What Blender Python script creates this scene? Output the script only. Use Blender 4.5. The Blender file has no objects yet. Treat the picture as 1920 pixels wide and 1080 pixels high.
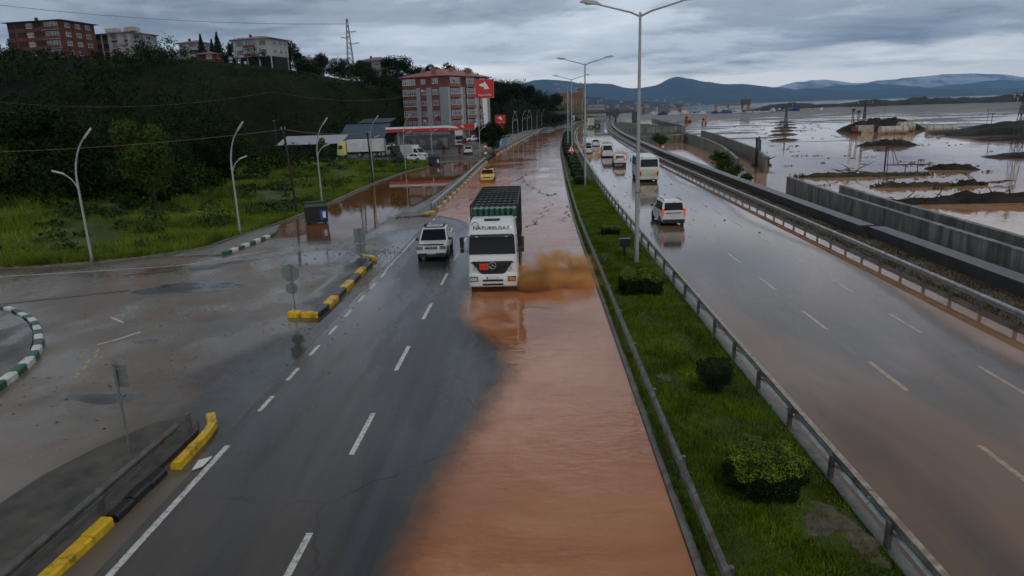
import bpy, bmesh, math, random
import numpy as np
from mathutils import Vector, Matrix, noise as mnoise
random.seed(7); RNG = np.random.default_rng(7)
R = math.radians
scene = bpy.context.scene
col = scene.collection

# ------------------------------------------------------------------ camera
cam_d = bpy.data.cameras.new('camera'); cam_d.lens = 24.0; cam_d.sensor_width = 36.0
cam_d.clip_start = 0.3; cam_d.clip_end = 60000
cam = bpy.data.objects.new('camera', cam_d); col.objects.link(cam); scene.camera = cam
CAM_H = 8.7
pitch, yaw, roll = R(14.645), R(2.272), R(1.8)
fw0 = Vector((-math.sin(yaw), math.cos(yaw), 0)); rt0 = Vector((math.cos(yaw), math.sin(yaw), 0)); up = Vector((0, 0, 1))
fw = fw0*math.cos(pitch) - up*math.sin(pitch); u0 = fw0*math.sin(pitch) + up*math.cos(pitch)
cr = rt0*math.cos(roll) - u0*math.sin(roll); cu = u0*math.cos(roll) + rt0*math.sin(roll)
cam.matrix_world = Matrix(((cr.x, cu.x, -fw.x, 0), (cr.y, cu.y, -fw.y, 0), (cr.z, cu.z, -fw.z, CAM_H), (0, 0, 0, 1)))

# ------------------------------------------------------------------ render, exposure
scene.render.engine = 'CYCLES'
scene.view_settings.view_transform = 'Standard'; scene.view_settings.look = 'None'
scene.view_settings.gamma = 1.0; scene.view_settings.use_curve_mapping = False
scene.view_settings.exposure = 0.82
scene.cycles.use_denoising = True
scene.cycles.use_adaptive_sampling = True; scene.cycles.adaptive_threshold = .02; scene.cycles.adaptive_min_samples = 12
scene.cycles.max_bounces = 4; scene.cycles.diffuse_bounces = 2; scene.cycles.glossy_bounces = 2
scene.cycles.transparent_max_bounces = 8; scene.cycles.volume_bounces = 3; scene.cycles.volume_step_rate = 3.0; scene.cycles.volume_max_steps = 128
scene.cycles.caustics_reflective = False; scene.cycles.caustics_refractive = False

# ------------------------------------------------------------------ sky: broken overcast
SUN_EL, SUN_AZ = R(58), R(150)          # azimuth clockwise from +Y
world = bpy.data.worlds.new('World'); scene.world = world; world.use_nodes = True
world.cycles.sampling_method = 'MANUAL'; world.cycles.sample_map_resolution = 256
nt = world.node_tree; nt.nodes.clear()
def N(tree, typ, **kw):
    n = tree.nodes.new(typ)
    for k, v in kw.items(): setattr(n, k, v)
    return n
def math_n(t, op, a, b=None, clamp=False):
    n = N(t, 'ShaderNodeMath', operation=op, use_clamp=clamp)
    for i, v in enumerate((a, b)):
        if v is None: continue
        if isinstance(v, (int, float)): n.inputs[i].default_value = v
        else: t.links.new(v, n.inputs[i])
    return n.outputs[0]
def mixc(t, fac, a, b):
    n = N(t, 'ShaderNodeMix', data_type='RGBA', blend_type='MIX')
    for s, v in ((n.inputs[0], fac), (n.inputs[6], a), (n.inputs[7], b)):
        if isinstance(v, (int, float)): s.default_value = v
        elif isinstance(v, (tuple, list)): s.default_value = (*v[:3], 1)
        else: t.links.new(v, s)
    return n.outputs[2]
def ramp(t, fac, stops, interp='LINEAR'):
    n = N(t, 'ShaderNodeValToRGB'); n.color_ramp.interpolation = interp
    el = n.color_ramp.elements
    while len(el) < len(stops): el.new(0.5)
    for e, (p, c) in zip(el, stops):
        e.position = p; e.color = (*c[:3], 1) if isinstance(c, (tuple, list)) else (c, c, c, 1)
    t.links.new(fac, n.inputs[0]); return n.outputs[0]
def noise_n(t, vec, scale, detail=4, rough=.55, dist=0.0, w=None):
    n = N(t, 'ShaderNodeTexNoise')
    n.inputs['Scale'].default_value = scale; n.inputs['Detail'].default_value = detail
    n.inputs['Roughness'].default_value = rough; n.inputs['Distortion'].default_value = dist
    if vec is not None: t.links.new(vec, n.inputs['Vector'])
    return n.outputs[0]
OFFX, OFFY = 24.36, 54.48
tc = N(nt, 'ShaderNodeTexCoord'); sep = N(nt, 'ShaderNodeSeparateXYZ'); nt.links.new(tc.outputs['Generated'], sep.inputs[0])
zc = math_n(nt, 'MAXIMUM', sep.outputs[2], 0.0)
den = math_n(nt, 'ADD', zc, 0.085)
comb = N(nt, 'ShaderNodeCombineXYZ')
nt.links.new(math_n(nt, 'DIVIDE', sep.outputs[0], den), comb.inputs[0]); nt.links.new(math_n(nt, 'DIVIDE', sep.outputs[1], den), comb.inputs[1])
cmap = N(nt, 'ShaderNodeMapping'); cmap.inputs['Location'].default_value = (OFFX, OFFY, 0); nt.links.new(comb.outputs[0], cmap.inputs[0]); comb = cmap
n_big = noise_n(nt, comb.outputs[0], 0.42, 6, .56, .35)
n_fine = noise_n(nt, comb.outputs[0], 1.5, 6, .6, .5)
cl = math_n(nt, 'ADD', math_n(nt, 'MULTIPLY', n_big, .72), math_n(nt, 'MULTIPLY', n_fine, .28))
cloud = ramp(nt, cl, [(.36, (.120, .142, .168)), (.46, (.225, .255, .292)), (.56, (.42, .455, .495)), (.70, (.64, .67, .70))], 'EASE')
# the rain cloud is thickest overhead, thinner and brighter towards the horizon
hi = math_n(nt, 'SUBTRACT', 1.08, math_n(nt, 'MULTIPLY', math_n(nt, 'MAXIMUM', math_n(nt, 'SUBTRACT', math_n(nt, 'MINIMUM', zc, .62), .33), 0.0), 2.6))
cl_h = N(nt, 'ShaderNodeMix', data_type='RGBA', blend_type='MULTIPLY'); cl_h.inputs[0].default_value = 1
nt.links.new(cloud, cl_h.inputs[6]); hc = N(nt, 'ShaderNodeCombineXYZ')
for i in range(3): nt.links.new(hi, hc.inputs[i])
nt.links.new(hc.outputs[0], cl_h.inputs[7])
sky = N(nt, 'ShaderNodeTexSky', sky_type='NISHITA'); sky.sun_disc = False
sky.sun_elevation = SUN_EL; sky.sun_rotation = SUN_AZ
skyb = N(nt, 'ShaderNodeMix', data_type='RGBA', blend_type='MULTIPLY'); skyb.inputs[0].default_value = 1
nt.links.new(sky.outputs[0], skyb.inputs[6]); skyb.inputs[7].default_value = (.07, .07, .07, 1)
# a clear strip under the cloud deck, seen low above the hills, torn by cloud
strip_n = noise_n(nt, comb.outputs[0], .9, 5, .6, .6)
band = ramp(nt, math_n(nt, 'ADD', zc, math_n(nt, 'MULTIPLY', math_n(nt, 'SUBTRACT', strip_n, .5), .075)), [(.0, 1.0), (.034, 1.0), (.066, 0.0)])
gap = mixc(nt, .25, (1.55, 1.48, 1.36), skyb.outputs[2])
tot = mixc(nt, math_n(nt, 'MULTIPLY', band, .85), cl_h.outputs[2], gap)
bg = N(nt, 'ShaderNodeBackground'); bg.inputs[1].default_value = 1.0
nt.links.new(tot, bg.inputs[0]); wo = N(nt, 'ShaderNodeOutputWorld'); nt.links.new(bg.outputs[0], wo.inputs[0])

# ------------------------------------------------------------------ sun through the overcast
sun_d = bpy.data.lights.new('sun', 'SUN'); sun_d.energy = 0.5; sun_d.angle = R(25); sun_d.color = (1, .95, .88)
sun = bpy.data.objects.new('sun', sun_d); col.objects.link(sun)
sd = Vector((math.sin(SUN_AZ)*math.cos(SUN_EL), math.cos(SUN_AZ)*math.cos(SUN_EL), math.sin(SUN_EL)))
sun.rotation_euler = sd.to_track_quat('Z', 'Y').to_euler()

# ------------------------------------------------------------------ helpers
class MB:
    """collects shapes into one mesh"""
    def __init__(s): s.v = []; s.f = []
    def add(s, vs, fs):
        o = len(s.v); s.v += [tuple(v) for v in vs]; s.f += [tuple(i+o for i in f) for f in fs]; return s
    def box(s, c, d, rz=0, taper=1.0):
        x, y, z = d[0]/2, d[1]/2, d[2]/2; cs, sn = math.cos(rz), math.sin(rz); vs = []
        for k in (-1, 1):
            t = taper if k > 0 else 1
            for a, b in ((-1, -1), (1, -1), (1, 1), (-1, 1)):
                px, py = a*x*t, b*y*t
                vs.append((c[0]+px*cs-py*sn, c[1]+px*sn+py*cs, c[2]+k*z))
        return s.add(vs, [(3, 2, 1, 0), (4, 5, 6, 7), (0, 1, 5, 4), (1, 2, 6, 5), (2, 3, 7, 6), (3, 0, 4, 7)])
    def quad(s, a, b, c, d): return s.add([a, b, c, d], [(0, 1, 2, 3)])
    def slab(s, a, b, c, d, t):
        """quad with thickness t against its normal"""
        A = [Vector(q) for q in (a, b, c, d)]; n = (A[1]-A[0]).cross(A[3]-A[0]).normalized()*t
        vs = A + [q-n for q in A]
        return s.add(vs, [(0, 1, 2, 3), (7, 6, 5, 4), (0, 4, 5, 1), (1, 5, 6, 2), (2, 6, 7, 3), (3, 7, 4, 0)])
    def tube(s, path, r, n=6, cap=True):
        P = [Vector(p) for p in path]; rs = r if isinstance(r, (list, tuple)) else [r]*len(P); vs = []; fs = []
        for i, p in enumerate(P):
            d = (P[min(i+1, len(P)-1)]-P[max(i-1, 0)]).normalized()
            a = d.cross(Vector((0, 0, 1))) if abs(d.z) < .95 else d.cross(Vector((0, 1, 0)))
            a.normalize(); b = d.cross(a)
            for k in range(n):
                t = 2*math.pi*k/n; vs.append(p+(a*math.cos(t)+b*math.sin(t))*rs[i])
        for i in range(len(P)-1):
            for k in range(n): fs.append((i*n+k, i*n+(k+1) % n, (i+1)*n+(k+1) % n, (i+1)*n+k))
        if cap: fs += [tuple(range(n-1, -1, -1)), tuple((len(P)-1)*n+k for k in range(n))]
        return s.add(vs, fs)
    def cyl(s, a, b, r, n=12, r2=None): return s.tube([a, b], [r, r if r2 is None else r2], n)
    def loft(s, rings, cap=True):
        n = len(rings[0]); vs = [p for q in rings for p in q]; fs = []
        for i in range(len(rings)-1):
            for k in range(n): fs.append((i*n+k, i*n+(k+1) % n, (i+1)*n+(k+1) % n, (i+1)*n+k))
        if cap: fs += [tuple(range(n-1, -1, -1)), tuple((len(rings)-1)*n+k for k in range(n))]
        return s.add(vs, fs)
    def prism(s, poly, z0, z1):
        n = len(poly); vs = [(x, y, z0) for x, y in poly]+[(x, y, z1) for x, y in poly]
        return s.add(vs, [tuple(range(n-1, -1, -1)), tuple(range(n, 2*n))]+[(i, (i+1) % n, n+(i+1) % n, n+i) for i in range(n)])
    def build(s, name, mat, parent=None, smooth=None, loc=None):
        me = bpy.data.meshes.new(name); me.from_pydata(s.v, [], s.f); me.materials.append(mat)
        bm = bmesh.new(); bm.from_mesh(me); bmesh.ops.recalc_face_normals(bm, faces=bm.faces); bm.to_mesh(me); bm.free()
        if smooth:
            for p in me.polygons: p.use_smooth = True
            me.set_sharp_from_angle(angle=R(smooth))
        return link(name, me, parent, loc)
def link(name, me, parent=None, loc=None):
    o = bpy.data.objects.new(name, me); col.objects.link(o)
    if parent is not None: o.parent = parent
    if loc is not None: o.location = loc
    return o
def np_mesh(name, V, F, mat, smooth=False):
    """fast mesh from numpy arrays, F all of one polygon size"""
    me = bpy.data.meshes.new(name); k = F.shape[1]
    me.vertices.add(len(V)); me.vertices.foreach_set('co', V.astype(np.float32).ravel())
    me.loops.add(F.size); me.loops.foreach_set('vertex_index', F.astype(np.int32).ravel())
    me.polygons.add(len(F)); me.polygons.foreach_set('loop_start', (np.arange(len(F))*k).astype(np.int32))
    me.update(calc_edges=True); me.materials.append(mat)
    if smooth: me.polygons.foreach_set('use_smooth', np.ones(len(F), bool))
    return me
def tag(o, label=None, cat=None, group=None, kind=None):
    for k, v in (('label', label), ('category', cat), ('group', group), ('kind', kind)):
        if v: o[k] = v
    return o
def thing(name, label, cat, loc=(0, 0, 0), rz=0, group=None):
    o = bpy.data.objects.new(name, None); col.objects.link(o); o.empty_display_size = .3
    o.location = loc; o.rotation_euler = (0, 0, rz); return tag(o, label, cat, group)
def copy_tree(o, loc=None, rz=None, label=None, parent=None):
    c = o.copy(); col.objects.link(c); c.parent = parent
    if loc is not None: c.location = loc
    if rz is not None: c.rotation_euler = (0, 0, rz)
    if label: c['label'] = label
    for ch in list(o.children): copy_tree(ch, parent=c)
    return c
def struct(name, mb, mat, parent=None, smooth=None):
    o = mb.build(name, mat, parent, smooth); o['kind'] = 'structure'; return o
def crv(pts):
    xs = np.array([p[0] for p in pts], float); ys = np.array([p[1] for p in pts], float)
    m = np.gradient(ys, xs)
    def f(t):
        t = np.clip(np.asarray(t, float), xs[0], xs[-1]); i = np.clip(np.searchsorted(xs, t)-1, 0, len(xs)-2)
        h = xs[i+1]-xs[i]; u = (t-xs[i])/h
        return ((2*u**3-3*u**2+1)*ys[i]+(u**3-2*u**2+u)*h*m[i]+(-2*u**3+3*u**2)*ys[i+1]+(u**3-u**2)*h*m[i+1])
    return f
def sst(a, b, x):
    t = np.clip((x-a)/(b-a), 0, 1); return t*t*(3-2*t)

# ------------------------------------------------------------------ materials
MATS = {}
def M(name, c, rough=.6, metal=0.0, var=.18, vs=6.0, c2=None, bump=0.0, bs=30.0, emit=None, ior=1.5, rvar=0.0, coat=0.0, island=0.0, dirt=None, spec=None, st=None):
    if name in MATS: return MATS[name]
    m = bpy.data.materials.new(name); m.use_nodes = True; t = m.node_tree; b = t.nodes['Principled BSDF']
    b.inputs['Roughness'].default_value = rough; b.inputs['Metallic'].default_value = metal; b.inputs['IOR'].default_value = ior
    if spec is None and island: spec = .12
    if spec is not None: b.inputs['Specular IOR Level'].default_value = spec
    tc = N(t, 'ShaderNodeTexCoord').outputs['Object']
    if st:
        mp = N(t, 'ShaderNodeMapping'); mp.inputs['Scale'].default_value = st; t.links.new(tc, mp.inputs[0]); tc = mp.outputs[0]
    nz = noise_n(t, tc, vs, 5, .6)
    lo = tuple(x*(1-var) for x in c); hi = tuple(min(1, x*(1+var)) for x in (c2 or c))
    cc = ramp(t, nz, [(.3, lo), (.7, hi)])
    if dirt:   # (colour, noise scale, threshold): splashed mud / streaks
        d = ramp(t, noise_n(t, tc, dirt[1], 5, .65), [(dirt[2]-.08, 0.0), (dirt[2]+.08, 1.0)]); cc = mixc(t, math_n(t, 'MULTIPLY', d, .8), cc, dirt[0])
    if island:
        g = N(t, 'ShaderNodeNewGeometry'); hs = N(t, 'ShaderNodeHueSaturation')
        t.links.new(math_n(t, 'ADD', 1-island, math_n(t, 'MULTIPLY', g.outputs['Random Per Island'], 2*island)), hs.inputs['Value'])
        t.links.new(math_n(t, 'ADD', .475, math_n(t, 'MULTIPLY', g.outputs['Random Per Island'], .05)), hs.inputs['Hue'])
        t.links.new(cc, hs.inputs['Color']); cc = hs.outputs[0]
    t.links.new(cc, b.inputs['Base Color'])
    if rvar:
        t.links.new(math_n(t, 'ADD', rough-rvar, math_n(t, 'MULTIPLY', noise_n(t, tc, vs*1.7, 4), 2*rvar), True), b.inputs['Roughness'])
    if bump:
        bp = N(t, 'ShaderNodeBump'); bp.inputs['Strength'].default_value = bump; bp.inputs['Distance'].default_value = .02
        t.links.new(noise_n(t, tc, bs, 4), bp.inputs['Height']); t.links.new(bp.outputs[0], b.inputs['Normal'])
    if emit:
        b.inputs['Emission Color'].default_value = (*emit[0], 1); b.inputs['Emission Strength'].default_value = emit[1]
    if coat: b.inputs['Coat Weight'].default_value = coat; b.inputs['Coat Roughness'].default_value = .05
    MATS[name] = m; return m
def wet(name, dry, muddy, cover, mscale, rlo, rhi, stretch=(1, 1, 1), bump=.08, bscale=60, puddle=.5, stain=None):
    """wet paving: grain, films of mud, glossier where water stands"""
    m = bpy.data.materials.new(name); m.use_nodes = True; t = m.node_tree; b = t.nodes['Principled BSDF']; b.inputs['IOR'].default_value = 1.38
    tc = N(t, 'ShaderNodeTexCoord').outputs['Object']; mp = N(t, 'ShaderNodeMapping'); mp.inputs['Scale'].default_value = stretch
    t.links.new(tc, mp.inputs[0]); v = mp.outputs[0]
    grain = noise_n(t, tc, 55, 3, .7); big = noise_n(t, v, .22, 5, .6)
    base = ramp(t, math_n(t, 'ADD', math_n(t, 'MULTIPLY', grain, .5), math_n(t, 'MULTIPLY', big, .5)), [(.35, tuple(x*.72 for x in dry)), (.65, tuple(x*1.25 for x in dry))])
    mt = N(t, 'ShaderNodeMapping'); mt.inputs['Scale'].default_value = (1.6, .035, 1); t.links.new(tc, mt.inputs[0])
    tr_ = ramp(t, noise_n(t, mt.outputs[0], 1.0, 4, .6), [(.34, .68), (.66, 1.28)])
    mm = N(t, 'ShaderNodeMix', data_type='RGBA', blend_type='MULTIPLY'); mm.inputs[0].default_value = 1; t.links.new(base, mm.inputs[6]); t.links.new(tr_, mm.inputs[7]); base = mm.outputs[2]
    vo = N(t, 'ShaderNodeTexVoronoi', feature='DISTANCE_TO_EDGE'); vo.inputs['Scale'].default_value = .17
    wv = N(t, 'ShaderNodeVectorMath', operation='ADD'); wn = N(t, 'ShaderNodeTexNoise'); wn.inputs['Scale'].default_value = .9; t.links.new(tc, wn.inputs['Vector']); t.links.new(tc, wv.inputs[0]); t.links.new(wn.outputs['Color'], wv.inputs[1]); t.links.new(wv.outputs[0], vo.inputs['Vector'])
    ck = ramp(t, vo.outputs['Distance'], [(.0, .35), (.010, 1.0)]); ck = math_n(t, 'MAXIMUM', ck, ramp(t, noise_n(t, tc, .13, 3), [(.46, 0.0), (.52, 1.0)]))
    mm = N(t, 'ShaderNodeMix', data_type='RGBA', blend_type='MULTIPLY'); mm.inputs[0].default_value = 1; t.links.new(base, mm.inputs[6]); t.links.new(ck, mm.inputs[7]); base = mm.outputs[2]
    mud = noise_n(t, v, mscale, 6, .62, .8)
    mk = ramp(t, mud, [(cover-.10, 0.0), (cover+.10, 1.0)])
    c = mixc(t, mk, base, muddy)
    if stain:
        sk = ramp(t, noise_n(t, v, mscale*2.7, 6, .66, 1.2), [(stain[1]-.03, 0.0), (stain[1]+.06, 1.0)]); c = mixc(t, math_n(t, 'MULTIPLY', sk, .75), c, stain[0])
    t.links.new(c, b.inputs['Base Color'])
    pud = ramp(t, noise_n(t, v, mscale*1.6, 5, .6), [(puddle-.09, rhi), (puddle+.09, rlo)])
    t.links.new(pud, b.inputs['Roughness'])
    bp = N(t, 'ShaderNodeBump'); bp.inputs['Strength'].default_value = bump; bp.inputs['Distance'].default_value = .01
    t.links.new(noise_n(t, tc, bscale, 3), bp.inputs['Height']); t.links.new(bp.outputs[0], b.inputs['Normal'])
    MATS[name] = m; return m
def water(name, c, c2, rough=.03, rip=.10, rs=1.6, stretch=(1, .35, 1), film=False, ior=1.33):
    """silty flood water; film = thins out to nothing where the mesh attribute depth falls to 0"""
    m = bpy.data.materials.new(name); m.use_nodes = True; t = m.node_tree; b = t.nodes['Principled BSDF']
    b.inputs['IOR'].default_value = ior; b.inputs['Roughness'].default_value = rough
    tc = N(t, 'ShaderNodeTexCoord').outputs['Object']; mp = N(t, 'ShaderNodeMapping'); mp.inputs['Scale'].default_value = stretch
    t.links.new(tc, mp.inputs[0]); v = mp.outputs[0]
    ms = N(t, 'ShaderNodeMapping'); ms.inputs['Scale'].default_value = (1.0, .13, 1); t.links.new(tc, ms.inputs[0])
    sk = math_n(t, 'ADD', math_n(t, 'MULTIPLY', noise_n(t, tc, .20, 5, .6, .8), .85), math_n(t, 'MULTIPLY', noise_n(t, ms.outputs[0], .8, 5, .6, 1.4), .15))
    t.links.new(ramp(t, sk, [(.36, tuple(q*.80 for q in c)), (.47, c), (.64, c2)]), b.inputs['Base Color'])
    h = math_n(t, 'ADD', noise_n(t, v, rs, 3, .5, .4), math_n(t, 'MULTIPLY', noise_n(t, v, rs*3.7, 2, .5), .35))
    patch = ramp(t, noise_n(t, tc, .16, 4), [(.38, .22), (.60, 1.0)])
    bp = N(t, 'ShaderNodeBump'); bp.inputs['Distance'].default_value = .05
    t.links.new(math_n(t, 'MULTIPLY', patch, rip), bp.inputs['Strength']); t.links.new(h, bp.inputs['Height']); t.links.new(bp.outputs[0], b.inputs['Normal'])
    if film:
        at = N(t, 'ShaderNodeAttribute'); at.attribute_name = 'depth'
        a = math_n(t, 'ADD', at.outputs['Fac'], math_n(t, 'MULTIPLY', math_n(t, 'SUBTRACT', noise_n(t, tc, .8, 5, .65, .5), .5), film))
        a = math_n(t, 'ADD', a, math_n(t, 'MULTIPLY', math_n(t, 'SUBTRACT', noise_n(t, tc, 3.5, 4, .6, 1.0), .5), film*.35)); a = ramp(t, a, [(.06, 0.0), (.70, .82), (1.1, 1.0)])
        tr = N(t, 'ShaderNodeBsdfTransparent'); mx = N(t, 'ShaderNodeMixShader')
        t.links.new(a, mx.inputs[0]); t.links.new(tr.outputs[0], mx.inputs[1]); t.links.new(b.outputs[0], mx.inputs[2])
        t.links.new(mx.outputs[0], t.nodes['Material Output'].inputs[0])
    MATS[name] = m; return m
# ------------------------------------------------------------------ plan of the place (metres; +Y along the highway)
RAIL = crv([(4, 18.0), (25, 18.2), (40, 18.45), (60, 18.7), (80, 19.0), (105, 19.4), (150, 20.9), (213, 23.9), (270, 28), (340, 34.5), (422, 44), (570, 63), (763, 88), (1000, 122)])
MEDR = crv([(4, 7.0), (30, 6.95), (50, 7.0), (75, 7.25), (100, 7.8), (141, 8.9), (196, 11.2), (250, 14.6), (300, 18.6), (350, 23.6), (422, 32), (570, 51), (763, 76), (1000, 110)])
MEDL = crv([(4, 2.9), (30, 2.9), (55, 2.95), (70, 3.2), (108, 4.1), (152, 5.3), (198, 7.4), (250, 10.4), (300, 14), (350, 18.8), (422, 27), (570, 46), (763, 71), (1000, 105)])
WESTL = crv([(4, -8.95), (40, -8.95), (58, -8.95), (81, -8.6), (110, -8.5), (139, -7.6), (168, -5.7), (215, -2.6), (287, 2.2), (350, 8), (422, 16), (570, 35), (763, 60), (1000, 94)])
GX = crv([(39.4, -60), (40.1, -45), (40.6, -33.8), (41.4, -29.4), (42.6, -26.4), (44.6, -23.8), (49, -22.6), (57.5, -21.4), (66, -20.9), (77, -20.9), (93, -20.5), (106, -19.2), (114, -17.6), (123, -17)])
CLEFT = crv([(52, -12.6), (58, -12.2), (68, -11.1), (91, -10.3), (110, -9.6), (123, -9.2)])
WATER_Z = -0.8

def fbm(x, y, sx, sy, oct=4, seed=0.0):
    out = np.zeros_like(x, float); a = 1; tot = 0
    for o in range(oct):
        f = 2**o
        out += a*np.array([mnoise.noise((px*f/sx+seed, py*f/sy+seed*1.7, seed)) for px, py in zip(x.ravel(), y.ravel())]).reshape(x.shape); tot += a; a *= .5
    return out/tot
TOE = crv([(-400, 100), (-120, 104), (-90, 108), (-70, 122), (-56, 165), (-42, 218), (-26, 238), (-12, 262), (0, 310), (10, 370), (25, 450), (60, 640), (120, 900)])
HMX = crv([(-400, 34), (-190, 31), (-136, 27.5), (-105, 26.3), (-80, 23), (-60, 19), (-40, 16), (-15, 14), (5, 10), (25, 6), (60, 2.5), (120, 1)])
def hill(x, y):
    """height of the hillside west of the highway"""
    d = y-TOE(x); L = 118-np.clip(x+60, 0, 50)*1.1
    return HMX(x)*sst(0, 1, np.clip(d/L, 0, 1))
def verge_z(x, y):
    return .10+np.clip((GX(y)-x)*.05, 0, 1.7)

# ------------------------------------------------------------------ materials of the setting
m_asph = wet('wet_asphalt', (.040, .043, .047), (.105, .080, .062), .60, .16, .10, .34, (1.0, .22, 1), puddle=.52)
m_asphE = wet('wet_asphalt_silted', (.062, .062, .062), (.205, .122, .074), .44, .15, .03, .14, (1.0, .20, 1), puddle=.42)
m_side = wet('muddy_side_road', (.068, .062, .053), (.145, .113, .080), .40, .10, .10, .42, (1, .8, 1), puddle=.52, stain=((.17, .062, .028), .57))
m_sta = wet('forecourt_paving', (.075, .073, .07), (.10, .085, .072), .5, .1, .2, .5)
m_mudw = water('silty_flood_water', (.43, .160, .060), (.53, .235, .115), .03, .6, 1.3, (.7, 1.3, 1), film=.65, ior=1.52)
m_ramp = water('orange_flood_water', (.17, .072, .022), (.23, .108, .042), .02, .05, 1.2, (1, 1, 1), film=.35)
m_edgew = water('shoulder_water', (.24, .12, .055), (.29, .16, .09), .015, .02, 1.0, (1, .5, 1), film=.3)
m_flat = water('lagoon_water', (.50, .26, .135), (.58, .35, .205), .03, .5, .9, (1, .45, 1), ior=1.42)
m_sea = water('sea_water', (.10, .12, .13), (.14, .15, .16), .08, .3, .2, (1, 1, 1))
m_grass = M('grass', (.030, .060, .009), .65, var=.4, vs=.5, c2=(.058, .085, .014), bump=.4, bs=9, spec=.15)
m_soil = M('soil', (.075, .048, .030), .6, var=.4, vs=1.2, c2=(.11, .075, .05), bump=.5, bs=14, rvar=.2)
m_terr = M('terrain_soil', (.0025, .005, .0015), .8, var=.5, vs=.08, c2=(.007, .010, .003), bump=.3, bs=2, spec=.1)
m_flats = M('mud_flat_soil', (.052, .040, .031), .45, var=.45, vs=.06, c2=(.085, .062, .046), bump=.4, bs=.7)
m_conc = M('concrete', (.125, .128, .115), .55, var=.4, vs=.9, c2=(.20, .20, .185), bump=.25, bs=25, rvar=.15, dirt=((.055, .052, .045), 1.1, .54), st=(1.4, 1.4, .22))
m_concd = M('dark_wet_concrete', (.048, .047, .046), .38, var=.3, vs=1.5, bump=.25, bs=30, rvar=.12)
m_kerb = M('kerb_concrete', (.16, .15, .135), .5, var=.35, vs=2.5, bump=.3, bs=30, dirt=((.09, .05, .03), 2.2, .6))
m_yel = M('yellow_kerb_paint', (.72, .44, .010), .45, var=.18, vs=4, bump=.2, bs=25, dirt=((.07, .045, .025), 2.6, .60))
m_blk = M('black_kerb_paint', (.018, .018, .020), .35, var=.4, vs=3, bump=.2, bs=25)
m_wkerb = M('white_kerb_paint', (.66, .66, .62), .5, var=.12, vs=4, bump=.2, bs=25, dirt=((.20, .15, .11), 3.0, .60))
m_gkerb = M('green_kerb_paint', (.012, .085, .045), .45, var=.25, vs=4, bump=.2, bs=25)
m_line = M('white_road_paint', (.62, .61, .58), .35, var=.15, vs=5, dirt=((.10, .09, .08), 7.0, .57))
m_lineE = M('silted_road_paint', (.48, .32, .18), .25, var=.2, vs=3, dirt=((.16, .12, .09), 4.0, .56))
m_yline = M('yellow_road_paint', (.50, .33, .03), .4, var=.2, vs=5, dirt=((.09, .08, .065), 6.0, .54))
m_clod = M('mud_clods', (.040, .026, .018), .5, var=.4, vs=3)

# ------------------------------------------------------------------ terrain: one sheet to the horizon
def axis(a, b, step, far, g=1.35):
    c = list(np.arange(a, b+.1, step)); s = step; hi = [c[-1]]; lo = [c[0]]
    while hi[-1] < far[1]: s *= g; hi.append(hi[-1]+s)
    s = step
    while lo[-1] > far[0]: s *= g; lo.append(lo[-1]-s)
    return np.array(lo[:0:-1]+c+hi[1:])
gxs = axis(-230, 180, 3.0, (-9000, 21000)); gys = axis(0, 420, 3.0, (-800, 24000), 1.12)
GXX, GYY = np.meshgrid(gxs, gys)
def terrain_z(x, y):
    z = hill(x, y)-.05
    # the sunken flats east of the parapet
    off = x-(RAIL(y)+3.9)
    nz = fbm(x, y, 60, 16, 4, 3.1)
    flat = -1.25+np.clip((nz-.03)*5.0, 0, .62)*sst(120, 190, y)
    flat = np.where((y > 150) & (y < 1000), flat+sst(380, 560, y)*np.clip(.42+1.3*nz, 0, .85), flat)
    fill = (3.4+2.6*fbm(x, y, 90, 60, 3, 7.7))*sst(600, 690, y)*sst(180, 330, x)*(1-sst(1300, 1700, y))
    fill2 = 2.2*sst(300, 360, y)*sst(200, 300, x)*(1-sst(420, 460, y))*np.clip(.6+2*fbm(x, y, 120, 40, 3, 1.3), 0, 1)
    flat = np.maximum(flat, np.maximum(fill, fill2)-1.2)
    flat = np.where((y > 1000) & (x < 420), -4, flat)
    k = sst(0, 1.6, off)
    z = np.where(off > 0, z*(1-k)+flat*k, z)
    z = np.where((y > 1050) & (x > -250), np.minimum(z, -4), z)
    z = np.where(y > 3500, -6, z)
    return z
TZ = terrain_z(GXX, GYY)
nr, nc = GXX.shape
idx = np.arange(nr*nc).reshape(nr, nc)
TF = np.stack([idx[:-1, :-1], idx[:-1, 1:], idx[1:, 1:], idx[1:, :-1]], -1).reshape(-1, 4)
TV = np.stack([GXX, GYY, TZ], -1).reshape(-1, 3)
cent = TV[TF].mean(1)
east = cent[:, 0] > RAIL(cent[:, 1])+2.5
me = np_mesh('terrain', TV, TF, m_terr, True); me.materials.append(m_flats)
me.polygons.foreach_set('material_index', east.astype(np.int32))
tag(link('terrain', me), kind='structure')

def strip(name, fL, fR, ys, z, mat, nx=2, zf=None, depth=None, kind='structure'):
    ys = np.asarray(ys, float); u = np.linspace(0, 1, nx)
    X = fL(ys)[:, None]*(1-u)+fR(ys)[:, None]*u; Y = np.repeat(ys[:, None], nx, 1)
    Z = np.full_like(X, z) if zf is None else zf(X, Y, u)
    ii = np.arange(X.size).reshape(X.shape)
    F = np.stack([ii[:-1, :-1], ii[:-1, 1:], ii[1:, 1:], ii[1:, :-1]], -1).reshape(-1, 4)
    me = np_mesh(name, np.stack([X, Y, Z], -1).reshape(-1, 3), F, mat, True)
    if depth is not None:
        at = me.attributes.new('depth', 'FLOAT', 'POINT'); at.data.foreach_set('value', depth(X, Y).astype(np.float32).ravel())
    return tag(link(name, me), kind=kind)
YR = np.concatenate([np.arange(4, 130, 2.0), np.arange(130, 420, 5.0), np.arange(420, 1001, 20.0)])
K = lambda c: (lambda y: np.full_like(np.asarray(y, float), c))
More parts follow.
